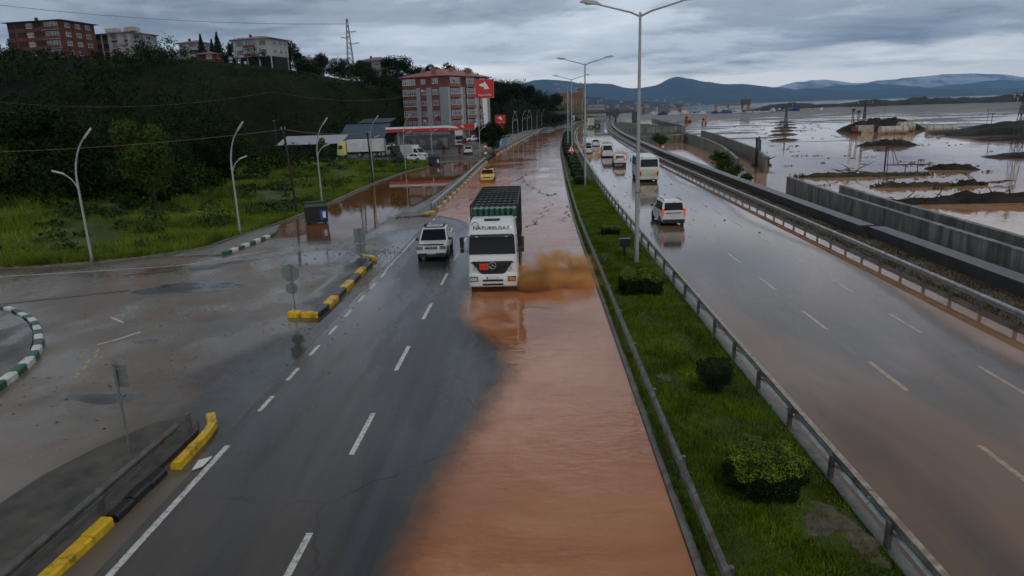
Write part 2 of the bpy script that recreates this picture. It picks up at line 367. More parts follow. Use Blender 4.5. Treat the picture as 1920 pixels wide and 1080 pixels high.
# roads
side_ys = np.concatenate([np.arange(4, 39, 2.5), np.arange(39, 46, .25), np.arange(46, 124, 2.0)])
side = strip('side_road', lambda y: np.where(y < 39.4, -60., GX(y)-.15), K(-8.95), side_ys, -.004, m_side, 14)
west = strip('west_carriageway', WESTL, lambda y: MEDL(y)+.1, YR, 0., m_asph, 6)
east_road = strip('east_carriageway', lambda y: MEDR(y)-.1, lambda y: RAIL(y)-.1, YR, 0., m_asphE, 6)
strip('forecourt', K(-78.), lambda y: WESTL(y)-.8, np.arange(122, 262, 4.), .006, m_sta, 8)
strip('frontage_pavement', lambda y: WESTL(y)-7.0, lambda y: WESTL(y)-.4, np.concatenate([np.arange(150, 420, 5.), np.arange(420, 800, 20.)]), .012, m_kerb, 3)
# median
strip('median_strip', lambda y: MEDL(y)+.12, lambda y: MEDR(y)-.3, YR, .12, m_grass, 9, zf=lambda X, Y, u: .11+.16*np.sin(np.pi*u)[None, :]+.03*np.sin(X*3.1+Y*.7))
def kerb_line(name, f, ys, w, h, mat, side=1):
    rings = []
    for y in ys:
        x = float(f(y)); rings.append([(x, y, -.02), (x+side*w, y, -.02), (x+side*w, y, h), (x+side*.03, y, h), (x, y, h-.03)])
    return struct(name, MB().loft(rings), mat)
kerb_line('median_kerb', MEDL, YR, .16, .12, m_kerb)
kerb_line('median_kerb', MEDR, YR, .30, .13, m_kerb, -1)
# bank between the east carriageway and the parapet
strip('roadside_bank', lambda y: RAIL(y)-.28, lambda y: RAIL(y)+4.2, YR, .1, m_soil, 9, zf=lambda X, Y, u: np.interp(u, [0, .07, .2, .9, 1], [-.03, .10, .16, .14, -.4])[None, :]+.025*np.sin(Y*.9+X*2.2))
# grass verge to the left of the side road
vy = np.concatenate([np.arange(39.5, 46, .3), np.arange(46, 123.1, 1.5)])
def vz(X, Y, u):
    return np.where(u[None, :] > .985, -.02, verge_z(X, Y)+.10*np.sin(X*.31+Y*.23)+.05*np.sin(X*.9-Y*.7))
vl = lambda y: np.full_like(y, -150.)
strip('grass_verge', vl, lambda y: GX(y)-.3, vy, 0, m_grass, 60, zf=vz)
gy = np.concatenate([np.arange(40.15, 46, .35), np.arange(46, 121, 1.5)])
rings = []
for y in gy:
    x = float(GX(y)); d = (float(GX(y+.05))-float(GX(y-.05)))/.1; nrm = Vector((-1, d, 0)).normalized()
    P = Vector((x, y, 0)); rings.append([P+Vector((0, 0, -.03)), P+Vector((0, 0, .13)), P+nrm*.28+Vector((0, 0, .14)), P+nrm*.32+Vector((0, 0, -.03))])
struct('verge_kerb', MB().loft(rings), m_kerb)

# ------------------------------------------------------------------ road markings
def dashes(parent, f, y0, n, period, length, w, mat, z=.005, name='lane_dash'):
    for i in range(n):
        a = y0+i*period; b = a+length; xa, xb = float(f(a)), float(f(b))
        MB().quad((xa-w/2, a, z), (xa+w/2, a, z), (xb+w/2, b, z), (xb-w/2, b, z)).build(name, mat, parent)
dashes(west, K(-5.03), 10.2, 9, 6.0, 2.55, .15, m_line)
dashes(west, K(-8.62), 19.0, 8, 2.45, 1.15, .14, m_line)
dashes(west, K(-8.62), 52.0, 4, 2.0, 1.0, .14, m_line)
def painted(parent, name, path, w, mat, z=.006):
    mb = MB(); P = [Vector((p[0], p[1], z)) for p in path]; L = []; Rr = []
    for i, p in enumerate(P):
        d = (P[min(i+1, len(P)-1)]-P[max(i-1, 0)]).normalized(); n = Vector((-d.y, d.x, 0))*w/2; L.append(p+n); Rr.append(p-n)
    k = len(P); mb.add(L+Rr, [(i, k+i, k+i+1, i+1) for i in range(k-1)]); return mb.build(name, mat, parent)
painted(west, 'edge_line', [(-8.62, y) for y in np.arange(6, 16.8, 1.2)], .16, m_line)
painted(west, 'edge_line', [(-8.70, y) for y in np.arange(37.5, 49, 1.2)], .11, m_line)
painted(side, 'edge_line', [(-40, 38.2), (-32, 38.5), (-27, 39.4), (-24, 40.0), (-21.7, 40.7), (-19.9, 42.6), (-18.2, 44.6)], .14, m_line, .003)
painted(side, 'edge_line', [(-17.3, 51.5), (-14.8, 54.3)], .13, m_line, .003)
EL = lambda k: (lambda y: MEDR(y)+(RAIL(y)-MEDR(y))*k)
dashes(east_road, EL(.382), 13.8, 14, 6.0, 2.5, .15, m_lineE)
dashes(east_road, EL(.675), 19.2, 9, 6.0, 2.5, .13, m_lineE)
painted(east_road, 'edge_line', [(float(MEDR(y))+.55, y) for y in np.arange(88, 260, 6)], .16, m_line)
for pth in ([(-17.9, 25.6), (-17.4, 26.3), (-17.0, 27.2)], [(-18.6, 28.6), (-19.6, 29.4)]): painted(side, 'faded_marking', pth, .12, m_line, .003)
for i, (x, y) in enumerate([(-16.4, 22.0), (-16.6, 22.7), (-16.9, 23.4), (-17.0, 24.0), (-17.3, 24.6)]): painted(side, 'faded_marking', [(x, y), (x-.18, y+.5)], .12, m_yline, .003)

m_soilp = M('bare_soil', (.050, .040, .022), .7, var=.4, vs=4, c2=(.115, .090, .060), bump=.5, bs=18)
# patched and scoured places on the side road: relaid asphalt, drains
def blob(name, cx, cy, rx, ry, mat, z, parent, rot=0, seed=0, n=26):
    rr = random.Random(seed); mb = MB(); ph = [rr.uniform(0, 6.28) for _ in range(4)]; vs = []
    for i in range(n):
        a = 2*math.pi*i/n; r = 1+.18*math.sin(2*a+ph[0])+.14*math.sin(3*a+ph[1])+.10*math.sin(5*a+ph[2])+.06*math.sin(9*a+ph[3])
        x, y = rx*r*math.cos(a), ry*r*math.sin(a); vs.append((cx+x*math.cos(rot)-y*math.sin(rot), cy+x*math.sin(rot)+y*math.cos(rot), z))
    mb.add(vs, [tuple(range(n))]); return mb.build(name, mat, parent)
for i_, (sx_, sy_, sr_) in enumerate(((5.95, 12.9, .42), (6.15, 12.2, .40), (5.6, 12.5, .3), (6.3, 11.6, .25), (4.1, 20.6, .28), (5.4, 16.4, .2))): blob('bare_soil_patch', sx_, sy_, sr_, sr_*1.3, m_soilp, .17+.105*math.sin(math.pi*(sx_-3.02)/3.6), None, .2*i_, 12+i_, 30)['kind'] = 'structure'
m_patch = wet('relaid_asphalt', (.030, .032, .035), (.05, .045, .04), .6, .3, .14, .4)
m_wetp = wet('clear_wet_asphalt', (.052, .058, .062), (.07, .065, .06), .6, .3, .04, .14)
blob('asphalt_patch', -18.6, 34.9, 2.3, 1.5, m_patch, .0, side, .1, 3)
blob('asphalt_patch', -19.5, 40.3, 1.7, .9, m_patch, .0, side, .7, 4)
blob('asphalt_patch', -16.0, 25.9, .55, .28, m_patch, .0, side, .0, 5)
blob('asphalt_patch', -14.2, 20.2, 1.4, .35, m_patch, .0, side, -.1, 6)
m_clear = water('clear_rainwater_film', (.046, .049, .050), (.066, .067, .067), .09, .04, 1.2, (1, 1, 1), film=.7)
strip('rainwater_film', K(-13.6), K(-8.97), np.arange(14, 56, .8), .001, m_clear, 22, depth=lambda X, Y: np.clip((X+11.3-.9*np.sin(Y*.23)-.5*np.sin(Y*.71+1))/2.6, 0, 1.0)*sst(15, 20, Y)*(1-sst(50, 55, Y))*(1-.8*sst(30, 33, Y)*(1-sst(37, 40, Y))))
strip('rainwater_film', K(-17.5), K(-10.5), np.arange(38, 47, .4), .0005, m_clear, 30, depth=lambda X, Y: np.clip(1.15-np.hypot((X+13.8)/3.1, (Y-42.2)/3.2), 0, .8)*1.3)
for (x, y, l, a) in ((-22.8, 38.6, 2.9, .35), (-24.6, 33.3, 6.2, .42)):
    MB().box((x, y, .0), (l, .34, .02), a).build('drain_slot', m_blk, side)

# ------------------------------------------------------------------ flood water
bound = crv([(4, -3.6), (11, -3.3), (13.5, -3.0), (16, -2.6), (19, -2.0), (23, -1.5), (25, -2.0), (27.5, -3.3), (32, -3.7), (37, -3.7), (44, -4.1), (49, -4.7), (52, -5.4), (55.5, -6.6), (57.5, -8.0), (60, -10), (70, -10.5), (1000, -10)])
wy = np.concatenate([np.arange(4, 70, .5), np.arange(70, 240, 3.), np.arange(240, 381, 10.)])
def w_depth(X, Y):
    d = (X-bound(Y))/np.interp(Y, [4, 25, 40, 60], [1.5, 1.3, .8, .7]); d = np.clip(.15+d, 0, 1.4)
    # the highway climbs out of the water far off on its left side
    dry = sst(170, 200, Y)*(1-sst(-.2, .35, (X-WESTL(Y))/(MEDL(Y)-WESTL(Y))-.35-.25*np.sin(Y*.05)))
    return d*(1-dry)*(1-sst(265, 330, Y))
strip('flood_water', lambda y: np.maximum(bound(y)-1.2, WESTL(y)-.05), lambda y: MEDL(y)-.02, wy, .028, m_mudw, 40, depth=w_depth)
def r_depth(X, Y):
    u = np.minimum((X-GX(Y)), (CLEFT(Y)-X)*.9+.25)/1.0
    return np.clip(u, 0, 1.2)*sst(45, 56, Y+.35*(X+20))*(1-sst(117, 122, Y))
strip('ramp_flood_water', lambda y: GX(y)+.02, lambda y: CLEFT(y)+.6, np.concatenate([np.arange(46, 80, .7), np.arange(80, 122.5, 1.5)]), .022, m_ramp, 26, depth=r_depth)
strip('shoulder_flood_water', lambda y: RAIL(y)-3.4, lambda y: RAIL(y)-.22, np.arange(8, 150, 1.5), .012, m_edgew, 20,
      depth=lambda X, Y: np.clip((X-(RAIL(Y)-2.5+.5*np.sin(Y*.21)))/1.1, 0, 1.2)*(1-sst(110, 145, Y)))
MB().add([(22.6, 10, WATER_Z), (700, 10, WATER_Z), (1400, 1000, WATER_Z), (62, 1000, WATER_Z), (30, 420, WATER_Z-.2)], [(0, 1, 2, 3, 4)])
lag_y = np.concatenate([np.arange(6, 200, 6.), np.arange(200, 1000, 25.)])
strip('lagoon_water', lambda y: RAIL(y)+4.5, lambda y: np.full_like(y, 1500.), lag_y, WATER_Z, m_flat, 3)
struct('sea', MB().quad((-3000, 1000, WATER_Z-.05), (20000, 1000, WATER_Z-.05), (20000, 24000, WATER_Z-.05), (-3000, 24000, WATER_Z-.05)), m_sea)

# ------------------------------------------------------------------ distant mountains
m_mtn = M('mountain_forest', (.016, .030, .020), .9, var=.4, vs=.002, c2=(.035, .05, .035), spec=.1)
m_snowhaze = M('snow_haze_mountain', (.05, .06, .06), .9, var=.3, vs=.002, c2=(.10, .11, .11), dirt=((.80, .82, .84), .0016, .47))  # pale colours stand in for distance haze as well as snow
def mountain(name, Y, pts, depth, amp, seed, x0, x1, step, mat=None):
    k = 1.55; Y, depth, amp = Y*k, depth*k, amp*k; f = crv([(a*k, 8.7+(h-8.7)*k) for a, h in pts]); xs = np.arange(x0*k, x1*k, step*k); t = np.linspace(0, 1, 26)
    X, T = np.meshgrid(xs, t); prof = 1-np.abs(T-.6)/.6; prof = np.where(T > .6, 1-(T-.6)/.4, T/.6)
    nz = fbm(X, T*depth, amp*9, amp*9, 6, seed); nz = nz-.9*np.abs(fbm(X, T*depth, amp*14, amp*14, 4, seed+3.3))+.15
    H = f(X)*np.power(np.clip(prof, 0, 1), 1.15)*(1+.0*T)+nz*amp*np.clip(prof, 0, 1)*1.2
    V = np.stack([X, Y-depth*.6+T*depth+nz*depth*.05, H-6], -1).reshape(-1, 3)
    ii = np.arange(X.size).reshape(X.shape); F = np.stack([ii[:-1, :-1], ii[:-1, 1:], ii[1:, 1:], ii[1:, :-1]], -1).reshape(-1, 4)
    return tag(link(name, np_mesh(name, V, F, mat or m_mtn, True)), kind='structure')
mountain('mountain_ridge', 7000, [(-2500, 240), (-600, 230), (-200, 250), (150, 288), (300, 268), (520, 245), (777, 214), (1000, 180), (1150, 200), (1290, 246), (1398, 272), (1520, 246), (1750, 205), (2070, 176), (2300, 150), (2450, 112), (2700, 118), (3000, 86), (3500, 92), (4200, 72), (5200, 60), (7500, 70), (9000, 50)], 2600, 24, 2.2, -2600, 9000, 45)
mountain('mountain_ridge', 9800, [(-3000, 150), (500, 150), (1500, 170), (2300, 190), (2900, 230), (3300, 190), (3900, 165), (4300, 205), (4900, 175), (5600, 150), (6300, 190), (7200, 160), (8200, 150), (9500, 160), (12000, 120)], 2200, 42, 5.5, -3000, 12000, 80)
mountain('mountain_ridge', 12800, [(-3000, 150), (2000, 220), (3300, 330), (4200, 270), (4900, 350), (5600, 280), (6500, 330), (7600, 370), (8800, 300), (10000, 330), (13000, 240)], 2200, 70, 9.1, -3000, 13000, 100, m_snowhaze)
mountain('coastal_foothill', 3200, [(-1050, 42), (-140, 80), (175, 64), (360, 42), (530, 24), (660, 9), (840, 4)], 840, 8, 4.4, -1050, 840, 28)
# ------------------------------------------------------------------ guard rails
m_galv = M('galvanised_steel', (.42, .43, .43), .38, .75, var=.25, vs=3, rvar=.12, dirt=((.20, .13, .085), 2.6, .60))
m_galvd = M('weathered_steel', (.16, .16, .155), .5, .5, var=.35, vs=3, dirt=((.10, .055, .03), 2.5, .55))
m_galvm = M('mud_splashed_steel', (.44, .39, .32), .45, .35, var=.3, vs=4, dirt=((.27, .17, .10), 5.0, .50))
WB = [(0, -.155), (.03, -.12), (.075, -.09), (.075, -.05), (.012, -.02), (.012, .02), (.075, .05), (.075, .09), (.03, .12), (0, .155)]
def beam(f, ys, zc, side, t=.012, off=0.0):
    """W-shaped beam following x = f(y); side +1: corrugation faces +x"""
    mb = MB(); rings = []
    prof = [(u, v) for u, v in WB]+[(u-t, v) for u, v in reversed(WB)]
    for y in ys: rings.append([(float(f(y))+off+side*u, y, zc+v) for u, v in prof])
    return mb.loft(rings)
def rail(name, label, f, ys, side, posts, zc=.60, z0=.1, cap=None, pm=None, bm=None, group=None, post_w=.10, off=.07, seg=8.0):
    y0, y1 = ys[0], ys[-1]; t = thing(name, label, 'guard rail', (0, 0, 0), 0, group)
    a = y0
    while a < y1-.01:      # overlapped beam lengths
        b = min(a+seg, y1); n = max(2, int((b-a)/2)+1)
        beam(f, np.linspace(a, b-.03, n), zc, side, off=side*off).build('beam', bm or m_galv, t, 40)
        if cap: MB().loft([[(float(f(y))+side*(off-.035), y, zc+.157), (float(f(y))+side*(off+.10), y, zc+.157), (float(f(y))+side*(off+.10), y, zc+.185), (float(f(y))+side*(off-.035), y, zc+.185)] for y in np.linspace(a, b-.03, n)]).build('top_cap', cap, t)
        a = b
    me = None
    for y in posts:
        x = float(f(y))
        if me is None:
            o = MB().box((0, 0, (zc+.12+z0-.3)/2), (post_w, post_w*1.2, zc+.12-(z0-.3))).build('post', pm or m_galvd, t); me = o.data
        else: o = link('post', me, t)
        o.location = (x, y, 0)
    return t
rail('guard_rail', 'steel crash barrier with mud-stained top along the right edge of the grassy median', lambda y: MEDR(y)-.22, np.concatenate([np.arange(5, 60, 2.65), np.arange(60, 300, 6)]), 1, [11.95+2.65*i-2.65*2 for i in range(60)], .58, .13, cap=m_galvm, bm=m_galv, pm=m_galvd)
rail('guard_rail', 'thin steel crash barrier between the brown flooded lane and the median grass', lambda y: MEDL(y)+.42, np.concatenate([np.arange(5, 60, 2.65), np.arange(60, 320, 6)]), -1, [10.6+4*i-4 for i in range(50)], .60, .12, bm=m_galvd)
rail('guard_rail', 'long crash barrier mirrored in the shoulder water on the seaward side of the highway', lambda y: RAIL(y)+.10, np.concatenate([np.arange(5, 100, 2.65), np.arange(100, 330, 6)]), -1, [8+2.2*i for i in range(100)], .62, .08, bm=m_galv, pm=m_galvd, off=.06)
rail('guard_rail', 'steel crash barrier on the black and yellow kerb beside the flooded slip road', lambda y: WESTL(y)-.55, np.arange(61, 123.1, 2.07), 1, [61+2.07*i for i in range(30)], .66, .1, bm=m_galv, pm=m_galvd)
rail('guard_rail', 'steel crash barrier along the far kerb before the petrol station', lambda y: WESTL(y)-.55, np.arange(140, 300, 4.0), 1, [140+4*i for i in range(40)], .62, .1, bm=m_galvd, pm=m_galvd)
rail('guard_rail', 'grey crash barrier lying on the near kerbed island at bottom left', lambda y: np.asarray(-10.05-.02*(18-y)), np.arange(5, 18.0, 2.0), 1, [17.6, 13.6, 9.6, 5.6], .50, .1, bm=M('rail_dull_grey', (.13, .13, .125), .5, .3, var=.3, vs=3, dirt=((.10, .06, .035), 2.5, .55)), pm=m_galvd, off=.05)

# ------------------------------------------------------------------ kerbed islands
def offset_path(P, d):
    out = []
    for i, p in enumerate(P):
        a = Vector(P[max(i-1, 0)]); b = Vector(P[min(i+1, len(P)-1)]); t = (b-a).normalized(); n = Vector((-t.y, t.x)); out.append(Vector(p)+n*d)
    return out
def resample(P, step):
    P = [Vector(p) for p in P]; out = [P[0]]; acc = 0
    for a, b in zip(P[:-1], P[1:]):
        L = (b-a).length; s = step-acc
        while s <= L: out.append(a+(b-a)*(s/L)); s += step
        acc = (acc+L) % step
    return out
def kerb_stones(name, label, path, step, mats, w=.26, h=.20, side=1, group=None, jit=.022):
    """painted kerb: each stone a part"""
    P = resample(path, step); I = offset_path(P, w*side); t = thing(name, label, 'kerb', (P[0].x, P[0].y, 0), 0, group); o0 = Vector((P[0].x, P[0].y))
    for i in range(len(P)-1):
        sh = (Vector(I[i])-Vector(P[i]))*random.uniform(-.07, .07); a, b, c, d = (Vector(q)-o0+sh for q in (P[i], P[i+1], I[i+1], I[i])); g = (b-a)*.014; hh = h+random.uniform(-jit, jit)
        a, b, c, d = a+g, b-g, c-g, d+g; nrm = ((d-a)*.16)
        mb = MB().add([(a.x, a.y, -.03), (b.x, b.y, -.03), (c.x, c.y, -.03), (d.x, d.y, -.03)]+[(a.x, a.y, hh-.05), (b.x, b.y, hh-.05)]+[(q.x, q.y, hh) for q in (a+nrm, b+nrm, c, d)],
                      [(3, 2, 1, 0), (0, 1, 5, 4), (4, 5, 7, 6), (6, 7, 8, 9), (2, 3, 9, 8), (1, 2, 8, 7, 5), (3, 0, 4, 6, 9)])
        mb.build('kerb_stone', mats[i % len(mats)], t)
    return t
m_isl = wet('island_paving', (.060, .056, .050), (.085, .072, .058), .5, .35, .2, .5, (1, .4, 1))
m_islm = M('mossy_paving', (.042, .042, .030), .6, var=.5, vs=1.5, c2=(.065, .055, .04), bump=.4, bs=20)
kerb_stones('painted_kerb', 'yellow and black kerb at the tip of the near island, bottom left', [(-10.02, 18.5), (-9.78, 18.2), (-9.62, 17.6), (-9.55, 16.6), (-9.52, 15.4)], .62, [m_yel], side=1)
kerb_stones('painted_kerb', 'near island kerb with one long yellow stretch at the bottom left edge', [(-9.52, 15.3), (-9.55, 13.2)], .70, [m_blk], side=-1)
kerb_stones('painted_kerb', 'yellow kerb stretch in the bottom left corner beside the white edge line', [(-9.55, 13.1), (-9.62, 11.0), (-9.72, 8.2)], .70, [m_yel], side=-1)
struct('traffic_island', MB().prism([(-9.78, 8.2), (-9.8, 13), (-9.78, 17.5), (-10.15, 18.25), (-10.6, 18.3), (-11.3, 18.1), (-12.1, 16.6), (-12.6, 15.1), (-12.75, 13.5), (-12.9, 8.0)], -.03, .135), m_islm)
kerb_stones('painted_kerb', 'black and yellow kerb of the middle island between slip road and highway', [(-11.25, 28.9), (-10.6, 28.65), (-9.75, 28.7), (-9.70, 30.4), (-9.72, 34.4), (-9.78, 38.6), (-9.85, 40.6)], 1.52, [m_yel, m_blk], w=.36, h=.26, side=1)
kerb_stones('painted_kerb', 'yellow end kerb at the far tip of the middle island', [(-9.86, 40.65), (-10.5, 41.5), (-11.3, 41.7)], .75, [m_yel], w=.3, h=.24, side=1)
struct('traffic_island', MB().prism([(-11.3, 29.1), (-10.1, 29.0), (-10.05, 34.4), (-10.12, 40.5), (-10.6, 41.2), (-11.3, 41.4), (-11.2, 35.2)], -.03, .19), m_isl)
kerb_stones('painted_kerb', 'yellow and black kerb under the crash barrier beside the flooded slip road', [(-9.55, 58.7), (-9.2, 59.3)]+[(float(WESTL(y)), y) for y in np.arange(60.5, 123, 2.5)], 1.75, [m_yel, m_blk], w=.30, h=.24, side=1)
struct('traffic_island', MB().add([(float(CLEFT(y)), y, .12) for y in np.arange(58.3, 123, 2.)]+[(float(WESTL(y))-.28, y, .12) for y in np.arange(58.3, 123, 2.)], [(i, 33+i, 34+i, i+1) for i in range(32)]), m_isl)
kerb_stones('painted_kerb', 'grey unpainted kerb at the near nose of the slip road divider', [(-12.1, 58.0), (-11.2, 58.1), (-10.3, 58.3), (-9.6, 58.65)], .6, [m_kerb], w=.25, h=.16, side=1)
kerb_stones('painted_kerb', 'yellow and black kerb running past the petrol station entrance', [(float(WESTL(y)), y) for y in np.arange(139, 300, 4.)], 3.4, [m_yel, m_blk], w=.32, h=.24, side=1)
kerb_stones('painted_kerb', 'green and white kerb at the corner of the grass verge', [(-20.45, 43.4), (-20.35, 44.6), (-20.05, 47.5), (-19.85, 51.2)], .80, [m_gkerb, m_wkerb], w=.32, h=.22, side=1)
struct('corner_pavement', MB().prism([(-20.75, 43.4), (-20.4, 47.5), (-20.2, 51.6), (-21.3, 55.5), (-22.3, 51), (-22.5, 47), (-23.8, 44.2), (-23.9, 42.9)], -.02, .10), m_kerb)
RB = [(-28.5, 32.4), (-26.5, 31.5), (-24.8, 30.5), (-23.6, 29.6), (-22.6, 28.7), (-21.5, 27.5), (-20.5, 26.2), (-19.6, 24.8), (-19.0, 23.6), (-18.6, 22.3), (-18.2, 20.6), (-18.0, 18.6), (-18.0, 16)]
kerb_stones('painted_kerb', 'curved green and white kerb of the round island at the left edge', RB, .82, [m_wkerb, m_gkerb], w=.30, h=.24, side=-1)
struct('traffic_island', MB().prism([(x-.33, y-.2) for x, y in RB]+[(-40, 16), (-40, 32)], -.02, .15), m_isl)

# ------------------------------------------------------------------ street lamps
m_pole = M('grey_pole_paint', (.34, .36, .36), .42, .25, var=.12, vs=2)
m_lamp = M('lamp_housing', (.40, .40, .38), .5, .1, var=.2, vs=8)
m_lens = M('lamp_lens', (.55, .55, .5), .2, var=.05)
def double_lamp(label, loc, rz=0):
    t = thing('street_lamp', label, 'street lamp', loc, rz, 'double-armed lamps along the median')
    MB().tube([(0, 0, 0), (0, 0, 6), (0, 0, 13.1)], [.13, .10, .065], 10).build('pole', m_pole, t, 40)
    MB().box((0, 0, .02), (.42, .42, .05)).build('base_plate', m_galvd, t)
    MB().cyl((0, 0, 3.9), (0, 0, 3.98), .135, 10).build('band', m_galvd, t)
    for s in (-1, 1):
        a = MB().tube([(0, 0, 12.9), (s*.5, 0, 13.12), (s*2.1, 0, 13.55)], [.055, .05, .04], 8).build('arm', m_pole, t, 40)
        h = MB().loft([[(s*(2.0+u), q*w, 13.52+.16*u+k) for q, k in ((-1, 0), (1, 0), (.8, hh), (-.8, hh))] for u, w, hh in ((0, .06, .08), (.25, .15, .17), (.85, .16, .15), (1.05, .08, .06))]).build('lamp_head', m_lamp, t, 40)
        MB().box((s*2.55, 0, 13.585), (.5, .22, .03)).build('lens', m_lens, h)
    return t
dl = double_lamp('tall grey double-armed lamp rising from behind the big clipped hedge', (5.5, 37.4, .2), R(-4))
for y, lb in ((77, 'second double-armed lamp along the median, beside the dark hedges'), (117, 'third double-armed lamp along the median, by the warning triangle'), (157, 'fourth double-armed lamp along the median'), (197, 'fifth double-armed lamp along the median'), (237, 'sixth and farthest double-armed lamp along the median')):
    copy_tree(dl, (float(MEDL(y)+MEDR(y))/2+(.2 if y == 77 else -.1), y, .15), R(-4), lb)
def curved_lamp(label, loc, rz, short=True, two=True):
    t = thing('street_lamp', label, 'street lamp', loc, rz, 'curved lamps along the slip road')
    P = [(0, 0, 0), (0, 0, 3.5), (0, 0, 5.0)]+[(1.75*(1-math.cos(a)), 0, 5.0+3.2*math.sin(a)) for a in np.linspace(.15, 1.0, 9)]
    MB().tube(P, [.085]+[.07]*2+list(np.linspace(.062, .04, 9)), 8).build('pole', m_pole, t, 40)
    MB().cyl((0, 0, -.1), (0, 0, .28), .17, 10, .11).build('base', m_galvd, t, 40)
    e = P[-1]; MB().loft([[(e[0]+u*.78+k*.2, q*w, e[2]+u*.95-k*.3) for q, k in ((-1, .15), (1, .15), (.8, -.15), (-.8, -.15))] for u, w in ((0, .06), (.15, .11), (.5, .11), (.62, .05))]).build('lamp_head', m_lamp, t, 40)
    if two:
        s = 1 if short else -1
        Q = [(0, 0, 4.3)]+[(s*1.1*(1-math.cos(a)), 0, 4.35+1.35*math.sin(a)) for a in np.linspace(.2, 1.15, 6)]
        MB().tube(Q, [.05]*3+[.04]*4, 8).build('arm', m_pole, t, 40)
        q = Q[-1]; MB().loft([[(q[0]+s*u, k*w, q[2]+u*.35+h) for k, h in ((-1, 0), (1, 0), (.8, .1), (-.8, .1))] for u, w in ((-.05, .05), (.2, .1), (.5, .09), (.6, .04))]).build('arm_lamp_head', m_lamp, t, 40)
    return t
cl0 = curved_lamp('curved lamp at the road bend, leftmost, with its two arms opposed', (-28.4, 41.7, .1), R(20), False)
cl1 = curved_lamp('curved lamp behind the green and white kerb corner', (-22.5, 50.5, .15), 0)
for loc, lb in (((-21.0, 66.3, .2), 'curved lamp beside the near black waste container'), ((-21.1, 88.8, .2), 'curved lamp standing beside the second wooden pole'), ((-19.8, 104.7, .2), 'curved lamp at the end of the verge before the parked van'), ((-18.2, 122, .0), 'curved lamp at the forecourt edge behind the far waste container'), ((-10.2, 128, .0), 'curved lamp in front of the petrol price sign')):
    copy_tree(cl1, loc, R(random.uniform(-6, 6)), lb)
for i, y in enumerate((205, 222, 240, 262, 285, 310, 336)):
    copy_tree(cl1, (float(WESTL(y))-3.2, y, 0), R(180 if i in (1, 4) else 10), '%s of the curved lamps lined up beyond the petrol station' % ('nearest', 'second', 'third', 'fourth', 'fifth', 'sixth', 'farthest')[i])

# ------------------------------------------------------------------ signs
m_signb = M('sign_back', (.22, .24, .24), .45, .5, var=.15, vs=6)
m_signp = M('sign_post', (.20, .21, .20), .5, .4, var=.2, vs=5)
m_red = M('sign_red', (.55, .015, .012), .4, var=.06)
m_white = M('sign_white', (.75, .75, .73), .4, var=.05)
def ngon(mb, c, r, n, t, a0=0):
    vs = [(c[0]+r*math.cos(a0+2*math.pi*i/n), c[1]+k, c[2]+r*math.sin(a0+2*math.pi*i/n)) for k in (-t/2, t/2) for i in range(n)]
    return mb.add(vs, [tuple(range(n-1, -1, -1)), tuple(range(n, 2*n))]+[(i, (i+1) % n, n+(i+1) % n, n+i) for i in range(n)])
t = thing('road_sign', 'grey back of a rectangular sign on the near kerbed island', 'road sign', (-10.85, 16, .13), R(-12))
MB().cyl((0, 0, 0), (0, 0, 2.55), .03, 8).build('post', m_signp, t); b = MB().box((.1, .05, 2.28), (.42, .012, .62)).build('panel', m_signb, t)
for z in (2.1, 2.45): MB().box((.1, .03, z), (.36, .03, .035)).build('bracket', m_signp, b)
t = thing('road_sign', 'octagonal sign back above a round one on the middle island', 'road sign', (-11.05, 29.4, .19), R(4))
MB().cyl((0, 0, 0), (0, 0, 2.15), .03, 8).build('post', m_signp, t); ngon(MB(), (-.05, .05, 1.72), .42, 8, .012, R(22.5)).build('octagon_panel', m_signb, t); ngon(MB(), (-.05, .05, 1.02), .27, 24, .012).build('round_panel', m_signb, t)
t = thing('road_sign', 'square sign back over a smaller plate at the far end of the middle island', 'road sign', (-10.95, 41.2, .19), R(3))
MB().cyl((0, 0, 0), (0, 0, 1.75), .03, 8).build('post', m_signp, t); MB().box((-.02, .05, 1.27), (.68, .012, .9)).build('panel', m_signb, t); MB().box((.0, .05, .46), (.6, .012, .58)).build('lower_panel', m_signb, t)
t = thing('road_sign', 'red and white warning triangle on a post in the median hedge', 'road sign', (5.7, 110, .15))
MB().cyl((0, 0, 0), (0, 0, 2.6), .035, 8).build('post', m_signp, t)
ngon(MB(), (0, -.05, 2.15), .80, 3, .015, R(90)).build('red_border', m_red, t); ngon(MB(), (0, -.062, 2.15), .50, 3, .012, R(90)).build('white_field', m_white, t)
MB().box((0, -.074, 2.22), (.10, .012, .40)).build('symbol', m_blk, t); MB().cyl((0, 0, 0), (0, 0, .9), .22, 10).build('concrete_foot', m_kerb, t)
t = thing('road_sign', 'red and white banded marker post on the divider end', 'marker post', (-8.6, 121, 0), R(-8))
MB().cyl((0, 0, 0), (0, 0, 3.0), .05, 8).build('post', m_signp, t)
for z, m in ((1.5, m_white), (1.85, m_red), (2.6, m_white), (2.95, m_red)): MB().box((-.05, -.06, z), (.55, .03, .3)).build('band', m, t)
t = thing('road_sign', 'small triangular sign on the seaward bank beyond the bus', 'road sign', (22.2, 122, .1))
MB().cyl((0, 0, 0), (0, 0, 1.7), .03, 6).build('post', m_signp, t); ngon(MB(), (0, -.04, 1.5), .45, 3, .015, R(90)).build('red_border', m_red, t); ngon(MB(), (0, -.055, 1.5), .3, 3, .012, R(90)).build('white_field', m_white, t)
# small dark panel on a post by the big lamp
t = thing('cabinet', 'small black box on a short post beside the tall lamp', 'electrical box', (5.0, 38.6, .22))
MB().cyl((0, 0, 0), (0, 0, .75), .06, 8).build('post', m_blk, t); MB().box((0, 0, .95), (.62, .3, .46)).build('box', m_blk, t)

